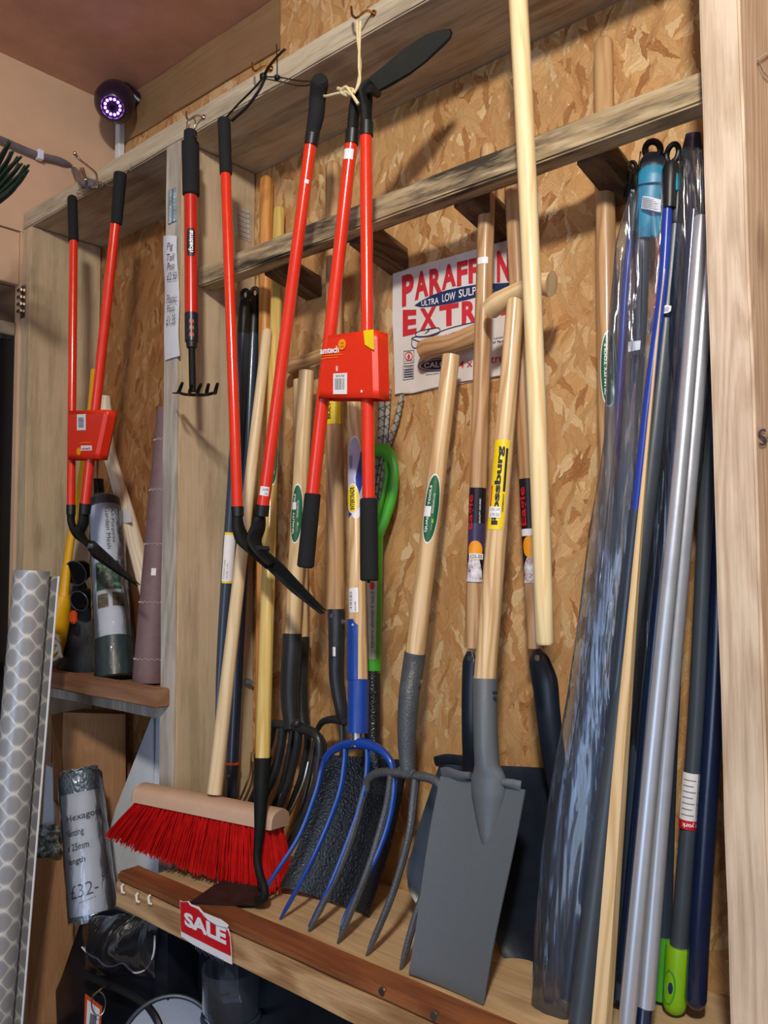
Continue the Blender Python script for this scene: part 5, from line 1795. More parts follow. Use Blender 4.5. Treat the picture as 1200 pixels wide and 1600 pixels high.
obj('red_small_letters', bm, 'redink', cs, smooth=0, fixn=False)
bm = nb()
put_text(bm, 'Lamps', pq((738, 716), (796, 706), (796, 722), (738, 734)), .01)
put_text(bm, 'all Paraffin', pq((730, 742), (830, 728), (830, 744), (730, 758)), .01)
put_text(bm, 'www.calor.co.uk', pq((278, 960), (420, 942), (420, 954), (278, 972)), .0)
obj('small_black_letters', bm, 'ink', cs, smooth=0, fixn=False)
bm = nb()
o = [Z6(350 + 122 * math.cos(a), 900 + 42 * math.sin(a) - 8 * math.cos(a)) for a in [2 * math.pi * k / 30 for k in range(30)]]
tube(bm, [at(x, y, Yi) for x, y in o + o[:1]], .0007, .0003, seg=6, caps=False, ref=(1, 0, 0))
o = [Z6(352 + 106 * math.cos(a), 899 + 32 * math.sin(a) - 7 * math.cos(a)) for a in [2 * math.pi * k / 30 for k in range(30)]]
bm.faces.new([bm.verts.new(at(x, y, Yi)) for x, y in o])
obj('oval_logo', bm, 'navyink', cs, smooth=0, fixn=False)
bm = nb(); put_text(bm, 'CALOR', pq2((268, 888), (455, 868), (455, 912), (268, 922)), .02); obj('logo_letters', bm, 'sticker', cs, smooth=0, fixn=False)
bm = nb()
for (x0, y0, x1, y1) in ((132, 806, 200, 890), (128, 905, 198, 998)):
    for a, b_ in (((x0, y0 + 4), (x1, y0 - 4)), ((x1, y0 - 4), (x1, y1 - 6)), ((x1, y1 - 6), (x0, y1 + 4)), ((x0, y1 + 4), (x0, y0 + 4))):
        tube(bm, [at(*Z6(*a), Yi), at(*Z6(*b_), Yi)], .0005, .0003, seg=4, ref=(1, 0, 1))
for k in range(4):
    y = 928 + k * 16
    pts = [Z6(134 + i * 7.5, y + (5 if i % 2 else 0) - i * .8) for i in range(9)] + [Z6(194 - i * 7.5, y + 9 + (5 if i % 2 else 0) - (8 - i) * .8) for i in range(9)]
    bm.faces.new([bm.verts.new(at(x, y2, Yi)) for x, y2 in pts])
put_text(bm, 'WEEE', pq((136, 912), (192, 906), (192, 918), (136, 924)), .0)
put_text(bm, 'BLUE FLAME', pq((140, 872), (194, 866), (194, 876), (140, 882)), .0)
obj('small_emblems', bm, 'navyink', cs, smooth=0, fixn=False)
bm = nb()
o = [Z6(166 + 25 * math.cos(a), 842 + 27 * math.sin(a)) for a in [2 * math.pi * k / 20 for k in range(20)]]
tube(bm, [at(x, y, Yi) for x, y in o + o[:1]], .0009, .0003, seg=6, caps=False, ref=(1, 0, 0))
o = [Z6(x, y) for x, y in ((166, 824), (174, 840), (172, 856), (166, 862), (158, 856), (157, 842))]
bm.faces.new([bm.verts.new(at(x, y, Yi)) for x, y in o])
obj('flame_emblem', bm, 'redink', cs, smooth=0, fixn=False)

# ------------------------------------------------------------------ SALE sign on the fascia
Ys = SF - .006
t = thing('sale_sign', at(320, 1455, Ys), 'torn red and white SALE sign stuck to the front of the main shelf', 'sign')
bm = nb()
o = [(281, 1407), (285, 1409), (294, 1408), (298, 1413), (310, 1417), (318, 1427), (330, 1437), (343, 1446), (356, 1450), (359, 1462), (361, 1484), (362, 1507), (345, 1499), (322, 1487), (300, 1475), (283, 1463), (282, 1440)]
plate(bm, [at(x, y, Ys) for x, y in o], .0012, (0, 1, 0)); sg = obj('card', bm, 'sticker', t, smooth=0)
bm = nb()
o = [(281.5, 1408), (285, 1409.5), (293, 1409), (297, 1415), (310, 1421), (318, 1432), (330, 1442), (343, 1450), (356, 1454), (359, 1464), (361, 1494), (344, 1486), (322, 1475), (300, 1464), (283, 1455), (282, 1440)]
bm.faces.new([bm.verts.new(at(x, y, Ys - .0008)) for x, y in o]); obj('red_field', bm, 'saler', sg, smooth=0, fixn=False)
bm = nb()
put_text(bm, 'SALE', quadmap(((287, 1424), (353, 1450), (353.5, 1477), (289, 1446)), Ys - .0014), .05); obj('lettering', bm, 'sticker', sg, smooth=0, fixn=False)
bm = nb()
for k in range(14):
    x = 305 + k * 3.3
    y = 1479 + k * 1.55
    tube(bm, [at(x, y, Ys - .001), at(x + 1.5, y + 5 + (k % 3) * 2, Ys - .0012)], .0008, .0004, seg=4)
obj('torn_scribble', bm, 'inkpurple', sg, smooth=0)
bm = nb()
o = [(313, 1424), (330, 1431), (345, 1437), (357, 1446), (355, 1450), (340, 1446), (325, 1438)]
plate(bm, [at(x, y, Ys - .004) for x, y in o], .0008, (0, 1, .3)); obj('curled_edge', bm, 'sticker', t, smooth=0)


# ------------------------------------------------------------------ poles, tubes and film at the right
def pole(name, label, pts, w, mat, cat='pole', group='poles and tubes in the right corner', seg=18, ends=('flat', 'flat'), parent=None, sub=8):
    """pts: (x, y, Y) pixel stations."""
    P = [at(*q[:3]) for q in pts]
    t_ = thing(name, P[-1], label, cat, group)
    Q = smooth_path(P, sub) if len(P) > 2 else [P[0].lerp(P[1], i / 8) for i in range(9)]
    wl = w if isinstance(w, (list, tuple)) else [w, w]
    R0, R1 = rad(P[0], wl[0]), rad(P[-1], wl[1])
    R = [R0 + (R1 - R0) * i / (len(Q) - 1) for i in range(len(Q))]
    if ends[0] == 'round':
        Q, R = roundtop(Q, R, end=0)
    if ends[1] == 'round':
        Q, R = roundtop(Q, R, end=1)
    b = nb()
    tube(b, Q, R, seg=seg)
    o = obj('tube', b, mat, t_)
    return t_, P, (R0 + R1) / 2


def loop_cap(t_, P, r, mat='blk', size=1.0, wide=1.0):
    """Moulded cap with a hanging loop at the top of a pole."""
    d = (P[0] - P[1]).normalized()
    x_ = CR - d * CR.dot(d)
    x_.normalize()
    b = nb()
    tube(b, [P[0] - d * .045, P[0] - d * .04, P[0] + d * .004, P[0] + d * .018], [r * 1.12, r * 1.2, r * 1.15, r * .75], seg=18, ref=x_)
    o = obj('end_cap', b, mat, t_)
    b = nb()
    L = []
    for k in range(17):
        a = 2 * math.pi * k / 16
        L.append(P[0] + d * (.030 * size + math.cos(a) * .016 * size) + x_ * math.sin(a) * .0125 * size * wide)
    tube(b, L, .0036 * size, .0045 * size, seg=8, caps=False, ref=d)
    obj('hanging_loop', b, mat, o)
    return o


# blue handles
t1, P, r = pole('mop_handle', 'bright blue handle with black hanging loop furthest left inside the clear film', [(990, 334, 1.125), (978, 450, 1.12), (967, 625, 1.11), (950, 830, 1.097)], [13, 14], 'bluetube', cat='handle')
bm = nb(); stube(bm, [at(950, 828, 1.097), at(925, 1050, 1.08), at(888, 1320, 1.06), at(868, 1540, 1.03)], [.0075, .008, .0085, .0085], seg=14); obj('lower_tube', bm, 'slateb', t1, 'slate grey lower tube')
o = loop_cap(t1, [at(990, 330, 1.125), at(988, 380, 1.125)], r, size=.9)
bm = nb(); tube(bm, [at(983, 312, 1.12), at(986, 270, 1.12)], [.009, .006], seg=12); obj('clip', bm, 'blk', o)
bm = nb(); L = [at(988 + 6 * math.sin(a), 262 + 9 * math.cos(a), 1.118) for a in [2 * math.pi * k / 16 for k in range(17)]]; tube(bm, L, .003, seg=8, caps=False); obj('hanging_loop', bm, 'blk', o)
t2, P, r = pole('mop_handle', 'bright blue handle with black loop right of the teal headed mop', [(1043, 326, 1.058), (1035, 450, 1.05), (1013, 625, 1.035), (994, 800, 1.02)], [15, 16], 'bluetube', cat='handle')
bm = nb(); stube(bm, [at(994, 798, 1.02), at(962, 1100, 1.0), at(912, 1560, .955)], .0085, seg=14); obj('lower_tube', bm, 'slateb', t2, 'slate grey lower tube')
b = nb(); tube(b, [at(1046, 326, 1.058), at(1047, 290, 1.06), at(1048, 266, 1.062), at(1049, 256, 1.063)], [.0085, .0095, .0115, .009], seg=16); o = obj('end_cap', b, 'blk', t2)
bm = nb(); L = [at(1051 + 9 * math.sin(a) + 3 * math.cos(a), 240 - 15 * math.cos(a), 1.063) for a in [2 * math.pi * k / 18 for k in range(19)]]; tube(bm, L, .0038, seg=10, caps=False); obj('hanging_loop', bm, 'blk', o)
bm = nb(); box(bm, at(1055, 285, 1.06) - V((.004, .003, .012)), at(1055, 285, 1.06) + V((.004, .003, .012)), .001); obj('teal_tag', bm, 'teal', o)

# teal headed tool in film
t3, P, r = pole('window_mop', 'grey pole with broad teal plastic head and white label, in clear film', [(1006, 345, 1.085), (1000, 500, 1.08), (985, 700, 1.07), (958, 960, 1.05), (920, 1280, 1.02), (888, 1560, .985)], [20, 27], 'slate', cat='mop')
hd_ = at(1012, 330, 1.075)
bm = nb(); stube(bm, [at(1008, 372, 1.08), at(1010, 350, 1.078), at(1013, 318, 1.076), at(1016, 285, 1.075), at(1017, 266, 1.075)], [.010, .016, .0185, .019, .017], [.009, .010, .010, .010, .009], seg=16, ref=(1, .3, 0)); tl = obj('teal_head', bm, 'teal', t3)
bm = nb(); stube(bm, [at(1017, 290, 1.073), at(1018, 276, 1.073), at(1019, 262, 1.073)], [.0205, .0205, .016], [.012, .012, .010], seg=16, ref=(1, .3, 0)); obj('teal_collar', bm, 'teal', tl)
bm = nb(); stube(bm, [at(1018, 266, 1.073), at(1019, 250, 1.073), at(1020, 240, 1.073)], [.018, .016, .010], [.010, .009, .007], seg=16, ref=(1, .3, 0)); cp = obj('dark_cap', bm, 'slate', t3)
bm = nb(); L = [at(1020 + 12 * math.sin(a), 234 - 13 * math.cos(a), 1.073) for a in [2 * math.pi * k / 18 for k in range(19)]]; tube(bm, L, .0045, seg=10, caps=False); obj('hanging_loop', bm, 'blk', cp)
bm = nb(); plate(bm, [at(1018, 330, 1.07), at(1030, 326, 1.07), at(1032, 358, 1.07), at(1024, 372, 1.07), at(1018, 366, 1.07)], .004, (0, 1, 0)); obj('teal_tab', bm, 'teal', tl)
fnl = quadmap(((1004, 306), (1032, 311), (1031, 331), (1002, 326)), 1.062)
bm = nb(); grid(bm, lambda u, v: fnl(u, v) + V((0, -.002 * math.sin(u * 5), 0)), 6, 3, .0004, (0, 1, 0)); wl_ = obj('white_label', bm, 'sticker', tl)
bm = nb()
for k in range(6):
    put_poly(bm, [(.08, .10 + k * .14), (.92 - .1 * (k % 3), .10 + k * .14), (.92 - .1 * (k % 3), .14 + k * .14), (.08, .14 + k * .14)], lambda u, v: fnl(u, v) + V((0, -.0030 - .002 * math.sin(u * 5) * 0, 0)))
obj('label_print', bm, 'ink', wl_, smooth=0, fixn=False)
fn_ = quadmap(((982, 534), (1001, 532), (1000, 546), (981, 550)), 1.046)
bm = nb(); grid(bm, lambda u, v: fn_(u, v), 3, 2, .0004, (0, 1, 0)); obj('price_sticker', bm, 'sticker', t3)

# dark blue head at the very right top
t4, P, r = pole('window_mop', 'dark blue headed pole partly hidden behind the right post, teal marks near its top', [(1080, 300, 1.11), (1070, 430, 1.105), (1050, 640, 1.09), (1023, 900, 1.07), (995, 1180, 1.05), (972, 1560, 1.02)], [22, 26], 'slateb', cat='mop')
bm = nb(); stube(bm, [at(1072, 345, 1.105), at(1075, 300, 1.105), at(1080, 250, 1.108), at(1083, 209, 1.11)], [.010, .015, .016, .010], [.008, .010, .008, .005], seg=14, ref=(1, .3, 0)); tl = obj('blue_head', bm, 'navytube', t4)
for q in ((1070, 246), (1069, 290)):
    bm = nb(); c = at(*q, 1.09); box(bm, c - V((.004, .003, .010)), c + V((.004, .003, .010)), .001); obj('teal_mark', bm, 'teal', tl)

# dark slate poles
lab = 'slate grey pole standing immediately left of the pale wooden batten, price sticker at its top'
t5, P, r = pole('slate_pole', lab, [(1058, 318, 1.075), (1046, 450, 1.068), (1020, 700, 1.045), (988, 960, 1.02), (950, 1250, .985), (905, 1610, .94)], [25, 36], 'slate')
loop_cap(t5, [at(1060, 300, 1.075), at(1057, 350, 1.075)], r)
c = at(1043, 483, 1.050)
bm = nb(); plate(bm, [at(1035, 479, 1.046), at(1042, 476, 1.046), at(1049, 478, 1.046), at(1048, 486, 1.046), at(1043, 489, 1.046), at(1036, 490, 1.046)], .0006, (0, 1, 0)); st_ = obj('price_sticker', bm, 'sticker', t5)
bm = nb(); put_text(bm, '50', quadmap(((1037, 480), (1045, 480), (1044, 486), (1037, 487)), 1.0452), .0); obj('price', bm, 'inkgrey', st_, smooth=0, fixn=False)

t6, P, r = pole('slate_pole', 'dark slate pole standing just right of the pale batten, behind the silver tubes', [(1074, 350, 1.125), (1058, 600, 1.12), (1035, 850, 1.105), (1010, 1080, 1.09), (984, 1330, 1.06), (961, 1562, 1.03)], [24, 30], 'slateb')
t7, P, r = pole('slate_pole', 'dark slate pole in the gap between the silver tubes and the dark post corner', [(1092, 420, 1.135), (1078, 700, 1.13), (1058, 950, 1.12), (1045, 1200, 1.105), (1036, 1470, 1.085)], [22, 26], 'slateb')
bm = nb(); P2 = [at(1037, 1462, 1.084), at(1034, 1510, 1.082), at(1031, 1560, 1.078)]; tube(bm, P2, [.0125, .0125, .0120], seg=16); obj('green_end', bm, 'green', t7)
t7b, P, r = pole('slate_pole', 'shiny navy pole just left of the left silver tube', [(1084, 330, 1.085), (1066, 560, 1.075), (1044, 800, 1.06), (1018, 1060, 1.045), (996, 1300, 1.025), (975, 1520, 1.0)], [20, 24], 'navytube')

# pale square batten
P = [at(1039, 420, 1.045), at(1030, 500, 1.04), at(1009, 720, 1.015), at(990, 940, .995), at(968, 1220, .965), at(939, 1615, .927)]
Q = smooth_path(P, 6)
bm = nb(); n = len(Q); hw = lerps([.0006, .0009, .0020, .0042, .0070, .0088], n)
tube(bm, Q, [h * 1.41 for h in hw], seg=4, ref=(1, .75, 0) if False else (1, -1.0, 0)); 
obj('square_batten', bm, 'ash_p', None, 'thin pale square wooden batten crossing in front of the slate poles', cat='batten', origin=P[-1])

# brushed aluminium tubes
t8, P, r = pole('silver_tube', 'left one of two brushed silver tubes, running off the bottom of the frame', [(1096, 340, 1.06), (1066, 700, 1.02), (1032, 1050, .985), (977, 1625, .935)], [22, 27], 'brush', cat='tube', group='brushed silver tubes')
t9, P, r = pole('silver_tube', 'right one of two brushed silver tubes, open lower end with a dark plug', [(1112, 340, 1.07), (1081, 700, 1.04), (1050, 1050, 1.015), (1008, 1572, .965)], [24, 30], 'brush', cat='tube', group='brushed silver tubes')
bm = nb(); tube(bm, [at(1008, 1560, .966), at(1005, 1600, .958), at(1003, 1628, .953)], [.0098, .0098, .0098], seg=18); obj('dark_plug', bm, 'navytube', t9)

# grey pole with the maker's label and lime end
t10, P, r = pole('broom_handle', 'grey pole with white and red label and a lime green end', [(1121, 500, 1.10), (1108, 700, 1.095), (1092, 1050, 1.085), (1080, 1240, 1.078), (1060, 1482, 1.066)], [24, 27], 'slate', cat='handle')
sh = mk(1092, 1050, 1.085, 25.5, 1060, 1482, 1.066, 27)
lb = label_part(t10, 'paper_label', RECT, sh.patch(1206, 1292, -1.15, .95, .0005), 'sticker', 10)
label_part(t10, 'red_band', RECT, sh.patch(1279, 1293, -1.15, .95, .0008), 'saler', 10)
text_part(lb, 'lettering', [('york', (lambda f: (lambda u, v: f(1 - u, 1 - v)))(sh.patch(1281, 1290, -.6, .7, .0012)), .03)], 'sticker', 0)
b = nb()
for k in range(7):
    put_poly(b, [(.1, .08 + k * .13), (.9 - .15 * (k % 2), .08 + k * .13), (.9 - .15 * (k % 2), .10 + k * .13), (.1, .10 + k * .13)], sh.patch(1208, 1277, -1.0, .8, .0009), 5)
obj('label_print', b, 'inkgrey', lb, smooth=0, fixn=False)
e0, e1 = at(1060.5, 1478, 1.066), at(1054, 1566, 1.060)
Q, R = roundtop([e0, e0.lerp(e1, .05), e1], [.0150, .0158, .0148], end=1)
bm = nb(); tube(bm, Q, R, seg=20); ge = obj('lime_end', bm, 'lime', t10)
se = Shaft(e0, e1, .0158, .0148)
bm = nb()
fo = se.patch(1512, 1563, -.95, -.05, .0008)
L = [fo(.5 + .5 * math.cos(a) * 1, .5 + .5 * math.sin(a)) for a in [2 * math.pi * k / 24 for k in range(25)]]
tube(bm, L, .0011, seg=6, caps=False); obj('slot_rim', bm, 'green', ge)
label_part(ge, 'slot', ELL, se.patch(1530, 1548, -.60, -.2, .0006), 'navyink', 4)

# navy tube at the post
t11, P, r = pole('navy_tube', 'glossy navy tube with rounded lower end, tucked against the right post', [(1139, 600, 1.085), (1125, 900, 1.075), (1117, 1090, 1.073), (1104, 1280, 1.07), (1093, 1450, 1.063), (1087, 1560, 1.06)], [30, 33], 'navytube', cat='tube', ends=('flat', 'round'))

# clear film sleeves
def sleeve(label, left, right, Ys_, mat='film', squash=.55, seed=0, group='clear film sleeves'):
    """left/right: pixel rows of the two silhouette edges; an oval, crumpled tube of film between them."""
    n = 46
    def interp(tab, y):
        for (xa, ya), (xb, yb) in zip(tab, tab[1:]):
            if y <= yb:
                return xa + (xb - xa) * (y - ya) / (yb - ya)
        return tab[-1][0]
    y0, y1 = left[0][1], left[-1][1]
    b = nb()
    ringsv = []
    seg = 30
    for i in range(n + 1):
        y = y0 + (y1 - y0) * i / n
        Yc_ = Ys_[0] + (Ys_[1] - Ys_[0]) * i / n
        a_, c_ = at(interp(left, y), y, Yc_), at(interp(right, y), y, Yc_)
        m = (a_ + c_) / 2
        hx = (c_ - a_) / 2
        dn = V((-hx.y, hx.x, 0)).normalized() * hx.length * squash
        rg = []
        for k in range(seg):
            an = 2 * math.pi * k / seg
            p = m + hx * math.cos(an) + dn * math.sin(an)
            q = V((math.cos(an) * 2.2, math.sin(an) * 2.2, i * .16 + seed))
            cr = mnoise.noise(q) * .16 + mnoise.noise(q * 3.1) * .07
            if abs(math.cos(an)) > .93:
                cr *= .2
            p = m + (p - m) * (1 + cr)
            rg.append(b.verts.new(p))
        ringsv.append(rg)
    for i in range(n):
        for k in range(seg):
            b.faces.new((ringsv[i][k], ringsv[i][(k + 1) % seg], ringsv[i + 1][(k + 1) % seg], ringsv[i + 1][k]))
    return obj('clear_film_sleeve', b, mat, None, label, cat='plastic sleeve', group=group, origin=at((interp(left, y1) + interp(right, y1)) / 2, y1, Ys_[1]), smooth=1.2, fixn=True)


sleeve('crumpled clear plastic sleeve around the leftmost blue handle and slate pole', [(985, 296), (962, 380), (952, 500), (943, 700), (920, 830), (905, 960), (888, 1080), (862, 1220), (846, 1330), (836, 1450), (831, 1592)], [(996, 296), (1006, 380), (1000, 560), (990, 700), (975, 850), (962, 960), (950, 1080), (940, 1220), (928, 1330), (915, 1450), (893, 1592)], (1.085, .97), 'film2', .42, 3)
sleeve('clear plastic sleeve hugging the teal headed mop, creased along its length', [(1000, 236), (994, 280), (988, 380), (980, 500), (966, 640), (948, 800), (938, 900), (912, 1050), (880, 1250), (858, 1450), (850, 1586)], [(1042, 236), (1044, 280), (1042, 380), (1030, 500), (1012, 640), (990, 800), (980, 900), (960, 1050), (936, 1250), (912, 1450), (898, 1586)], (1.068, .985), 'film', .40, 9)
sleeve('long clear plastic sleeve at the right over the dark poles beside the post', [(1062, 232), (1060, 320), (1050, 430), (1032, 620), (1012, 800), (996, 940), (975, 1150), (952, 1400), (940, 1575)], [(1099, 232), (1099, 320), (1101, 430), (1106, 620), (1098, 720), (1062, 940), (1036, 1150), (1005, 1400), (992, 1575)], (1.062, 1.045), 'film', .34, 15)


# ------------------------------------------------------------------ left bay above its shelf
LZ = LB + .018
# green garden mesh roll
t = thing('mesh_roll', at(182, 1052, 1.06), 'roll of green garden mesh with a tall white label in the left bay', 'roll')
sh = mk(163, 782, 1.075, 42, 181, 1044, 1.02, 62)
zb = atZ(181, 1050, LZ)
sh.B = V((sh.B.x, sh.B.y, LZ + .004))
bm = nb()
n = 20
P = [sh.A.lerp(sh.B, i / n) for i in range(n + 1)]
rA = rad(sh.A, 47); rB = rad(sh.B, 60)
sh.rA, sh.rB = rA, rB
R = [rA + (rB - rA) * i / n for i in range(n + 1)]
d = (P[0] - P[1]).normalized()
tube(bm, [P[0] + d * .006] + P, [rA * .8] + R, seg=28)
M['meshgreen'] = plain('dark_green_mesh', (18, 62, 62), .35, var=.4, nscale=120, bump=.3, coat=.6)
rl = obj('rolled_mesh', bm, 'meshgreen', t)
label_part(rl, 'paper_label', RECT, sh.patch(796, 1000, -1.15, 1.2, .0012), 'paper', 12)
text_part(rl, 'lettering', [('All-Purpose', sh.vtext_down(804, 858, .28, .52, .002), .0), ('Garden Mesh', sh.vtext_down(804, 868, .0, .24, .002), .0)], 'ink', 3)
text_part(rl, 'script', [('Ringmesh', sh.vtext_down(808, 856, .68, 1.0, .002), .0)], 'greenink', 3)
label_part(rl, 'photograph', RECT, sh.patch(886, 930, -.75, .65, .002), 'photo1', 8)
label_part(rl, 'photograph', RECT, sh.patch(936, 957, -.72, -.12, .002), 'photo2', 5)
label_part(rl, 'photograph', RECT, sh.patch(935, 956, .10, .78, .002), 'photo2', 5)
bm = nb(); n = 24
seg = 26
rv = []
for i in range(n + 1):
    c = P[0].lerp(P[-1], i / n) + d * (.004 if i == 0 else 0)
    x_, y_ = basis(P[-1] - P[0], V((0, -1, 0)))
    r_ = (rA + (rB - rA) * i / n) + .0035
    rv.append([bm.verts.new(c + (x_ * math.cos(2 * math.pi * k / seg) + y_ * math.sin(2 * math.pi * k / seg)) * (r_ + .002 * mnoise.noise(V((math.cos(2 * math.pi * k / seg) * 2, math.sin(2 * math.pi * k / seg) * 2, i * .4))))) for k in range(seg)])
for i in range(n):
    for k in range(seg):
        bm.faces.new((rv[i][k], rv[i][(k + 1) % seg], rv[i + 1][(k + 1) % seg], rv[i + 1][k]))
obj('clear_wrapper', bm, 'filmt', t, smooth=1.2)
bm = nb(); stube(bm, [at(157, 784, 1.09), at(155, 770, 1.09), at(154, 757, 1.09), at(154, 748, 1.09)], [.020, .014, .013, .014], [.012, .010, .009, .006], seg=14); obj('twisted_film_end', bm, 'blkgloss', t)

# pale axe handle
t = thing('axe_handle', at(225, 1040, 1.13), 'pale curved wooden axe handle leaning behind the mesh roll', 'handle')
bm = nb()
P = [at(166, 618, 1.125), at(164, 640, 1.125), at(165, 672, 1.122), at(170, 705, 1.118), (181, 745), (200, 810), (222, 890), (243, 975), (262, 1045)]
P = [p if isinstance(p, V) else at(*p, 1.118) for p in P]
stube(bm, P, [.010, .0175, .0185, .0165, .0165, .019, .020, .020, .021], [.008, .011, .012, .011, .010, .011, .012, .012, .012], seg=18, ref=(.5, .87, .1))
bo = obj('handle', bm, 'axe', t)
fn_ = quadmap(((192, 796), (203, 796), (206, 816), (194, 817)), 1.102)
bm = nb(); grid(bm, fn_, 2, 2, .0006, (0, 1, 0)); obj('price_sticker', bm, 'sticker', bo)

# purple-brown fabric roll against the stud
t = thing('fabric_roll', at(235, 1062, 1.03), 'brown-purple roll of membrane with pale dotted stitch rings leaning against the middle stud', 'roll')
sh = mk(262, 640, 1.09, 33, 232, 1062, 1.03, 50)
sh.B = V((sh.B.x, sh.B.y, LZ + .003))
rB = rad(sh.B, 50)
sh.rB = rB
bm = nb(); n = 14
P = [sh.A.lerp(sh.B, i / n) for i in range(n + 1)]
R = [sh.rA + (rB - sh.rA) * i / n for i in range(n + 1)]
tube(bm, P, R, seg=26); fr_ = obj('rolled_fabric', bm, 'purplecloth', t)
for yy in (690, 768, 852, 942, 1030):
    bm = nb()
    tt = sh.t_of(0, yy)
    for k in range(26):
        a = -1.5 + 3.0 * k / 25
        q = sh.p(tt, a, .0004) + V((0, 0, .0015 * math.sin(k * 2)))
        bmesh.ops.create_icosphere(bm, subdivisions=1, radius=.0011, matrix=Matrix.Translation(q))
    obj('stitch_ring', bm, 'whitecloth', fr_, kind='stuff')
fn_ = sh.patch(890, 901, -.35, -.02, .0008)
label_part(fr_, 'price_sticker', RECT, fn_, 'sticker', 2)
t = thing('brown_sheet', at(262, 1060, 1.08), 'dark brown glossy rolled sheet between the purple roll and the stud', 'roll')
sh = mk(262, 935, 1.10, 16, 256, 1066, 1.085, 24)
sh.B = V((sh.B.x - .005, sh.B.y, LZ + .003))
M['brownsh'] = plain('brown_glossy_sheet', (104, 62, 34), .3, var=.2, nscale=20, coat=.4)
rod(t, 'rolled_sheet', sh, 'brownsh', top='flat')

# yellow tool with white coil
t = thing('yellow_tool', at(88, 1040, 1.0), 'yellow plastic post with flat top and thick lower grip behind the left shears', 'post')
Yy = 1.0
bm = nb()
stube(bm, [at(147, 577, Yy + .06), at(142, 640, Yy + .05), at(131, 720, Yy + .035), at(121, 790, Yy + .02), at(110, 845, Yy + .012), at(103, 900, Yy + .006), at(99, 938, Yy)], [.011, .012, .012, .013, .011, .0115, .013], [.005, .005, .005, .006, .008, .010, .012], seg=14, ref=(1, .2, 0))
obj('stem', bm, 'yellow', t)
bm = nb(); stube(bm, [at(100, 930, Yy), at(98, 942, Yy), at(92, 970, Yy), at(86, 1000, Yy), at(82, 1025, Yy)], [.014, .020, .027, .029, .024], [.013, .018, .022, .022, .018], seg=18); obj('grip', bm, 'yellow', t)
t = thing('cream_cord', at(84, 1020, .955), 'coil of cream cord beside the yellow grip on the left shelf', 'cord')
bm = nb()
L = []
for k in range(60):
    a = k / 59 * 2 * math.pi * 3
    L.append(at(84 + 10 * math.cos(a) + k * .08 - 3, 1006 + 12 * math.sin(a) + k * .55 - 12, .955 + .012 * math.sin(a * .5)))
tube(bm, L, .0042, seg=8); obj('coil', bm, 'rope', t)

# black netting bag, boots like cups, orange tag
t = thing('black_bag', at(120, 1040, 1.05), 'black sack slumped between the yellow post and the mesh roll', 'bag')
bm = nb()
o = [(118, 905), (128, 930), (140, 960), (150, 1000), (158, 1052), (92, 1046), (98, 1015), (106, 985), (110, 950), (110, 920)]
def bagf(u, v):
    xl = 118 + (92 - 118) * v ** 1.2; xr = 128 + (160 - 128) * v ** .8
    y = 905 + (1054 - 905) * v
    x = xl + (xr - xl) * u
    bul = math.sin(math.pi * u) * (.02 + .05 * v)
    p = at(x, y, 1.07)
    nz = mnoise.noise(p * 22) * .008
    return p + V((0, -bul * .8 + nz, 0))
grid(bm, bagf, 16, 20, .004, (0, 1, 0)); M['bagblk'] = plain('black_sack', (12, 13, 18), .5, var=.4, nscale=60, bump=.5)
obj('sack', bm, 'bagblk', t)
t = thing('black_cup', at(125, 895, 1.03), 'two black plastic caps stacked above the black sack', 'cap')
for (x, y, r_, h_) in ((124, 893, .030, .03), (132, 935, .024, .04)):
    bm = nb(); c = at(x, y, 1.03); ddir = V((.35, -.8, -.25)).normalized()
    tube(bm, [c - ddir * h_ * .5, c + ddir * h_ * .4, c + ddir * h_ * .5], [r_ * .8, r_, r_ * .96], seg=24, ref=(0, 0, 1)); bo = obj('cap', bm, 'blkgloss', t)
    bm = nb(); L = [c + ddir * h_ * .5 + V((math.cos(a) * r_ * .95, 0, math.sin(a) * r_)) * 1 for a in [2 * math.pi * k / 24 for k in range(25)]]
    x_, y_ = basis(ddir, V((0, 0, 1)))
    L = [c + ddir * h_ * .5 + (x_ * math.cos(a) + y_ * math.sin(a)) * r_ for a in [2 * math.pi * k / 24 for k in range(25)]]
    tube(bm, L, .0018, seg=6, caps=False); obj('rim', bm, 'slateb', bo)
bm = nb(); c = at(115, 962, 1.0); box(bm, c - V((.012, .006, .018)), c + V((.010, .006, .012)), .004, segs=2); obj('orange_cap', bm, 'orange', None, 'small bright orange plastic cap beside the yellow grip', cat='cap', origin=c)
# purplish square tube behind
t = thing('dark_box', at(200, 960, 1.13), 'dark brown upright slat in shade behind the mesh roll', 'slat')
bm = nb(); c = at(205, 960, 1.14)
box(bm, V((c.x - .02, 1.138, LZ + .001)), V((c.x + .03, 1.1535, at(205, 850, 1.14).z)), .002); obj('slat', bm, 'brownsh', t)

# ------------------------------------------------------------------ patterned roll in front, far left
t = thing('patterned_roll', V((-1.95, .80, 0)), 'tall roll of silvery sheet with a pale scale pattern, front left of the rack', 'roll')
A0 = at(50, 892, .80)
bz = at(-14, 1640, .74)
dirn = (bz - A0)
fl = A0 + dirn * (A0.z / (A0.z - bz.z)) * .998
rA = rad(A0, 52)
sh = Shaft(A0, fl, rA, rA)
bm = nb()
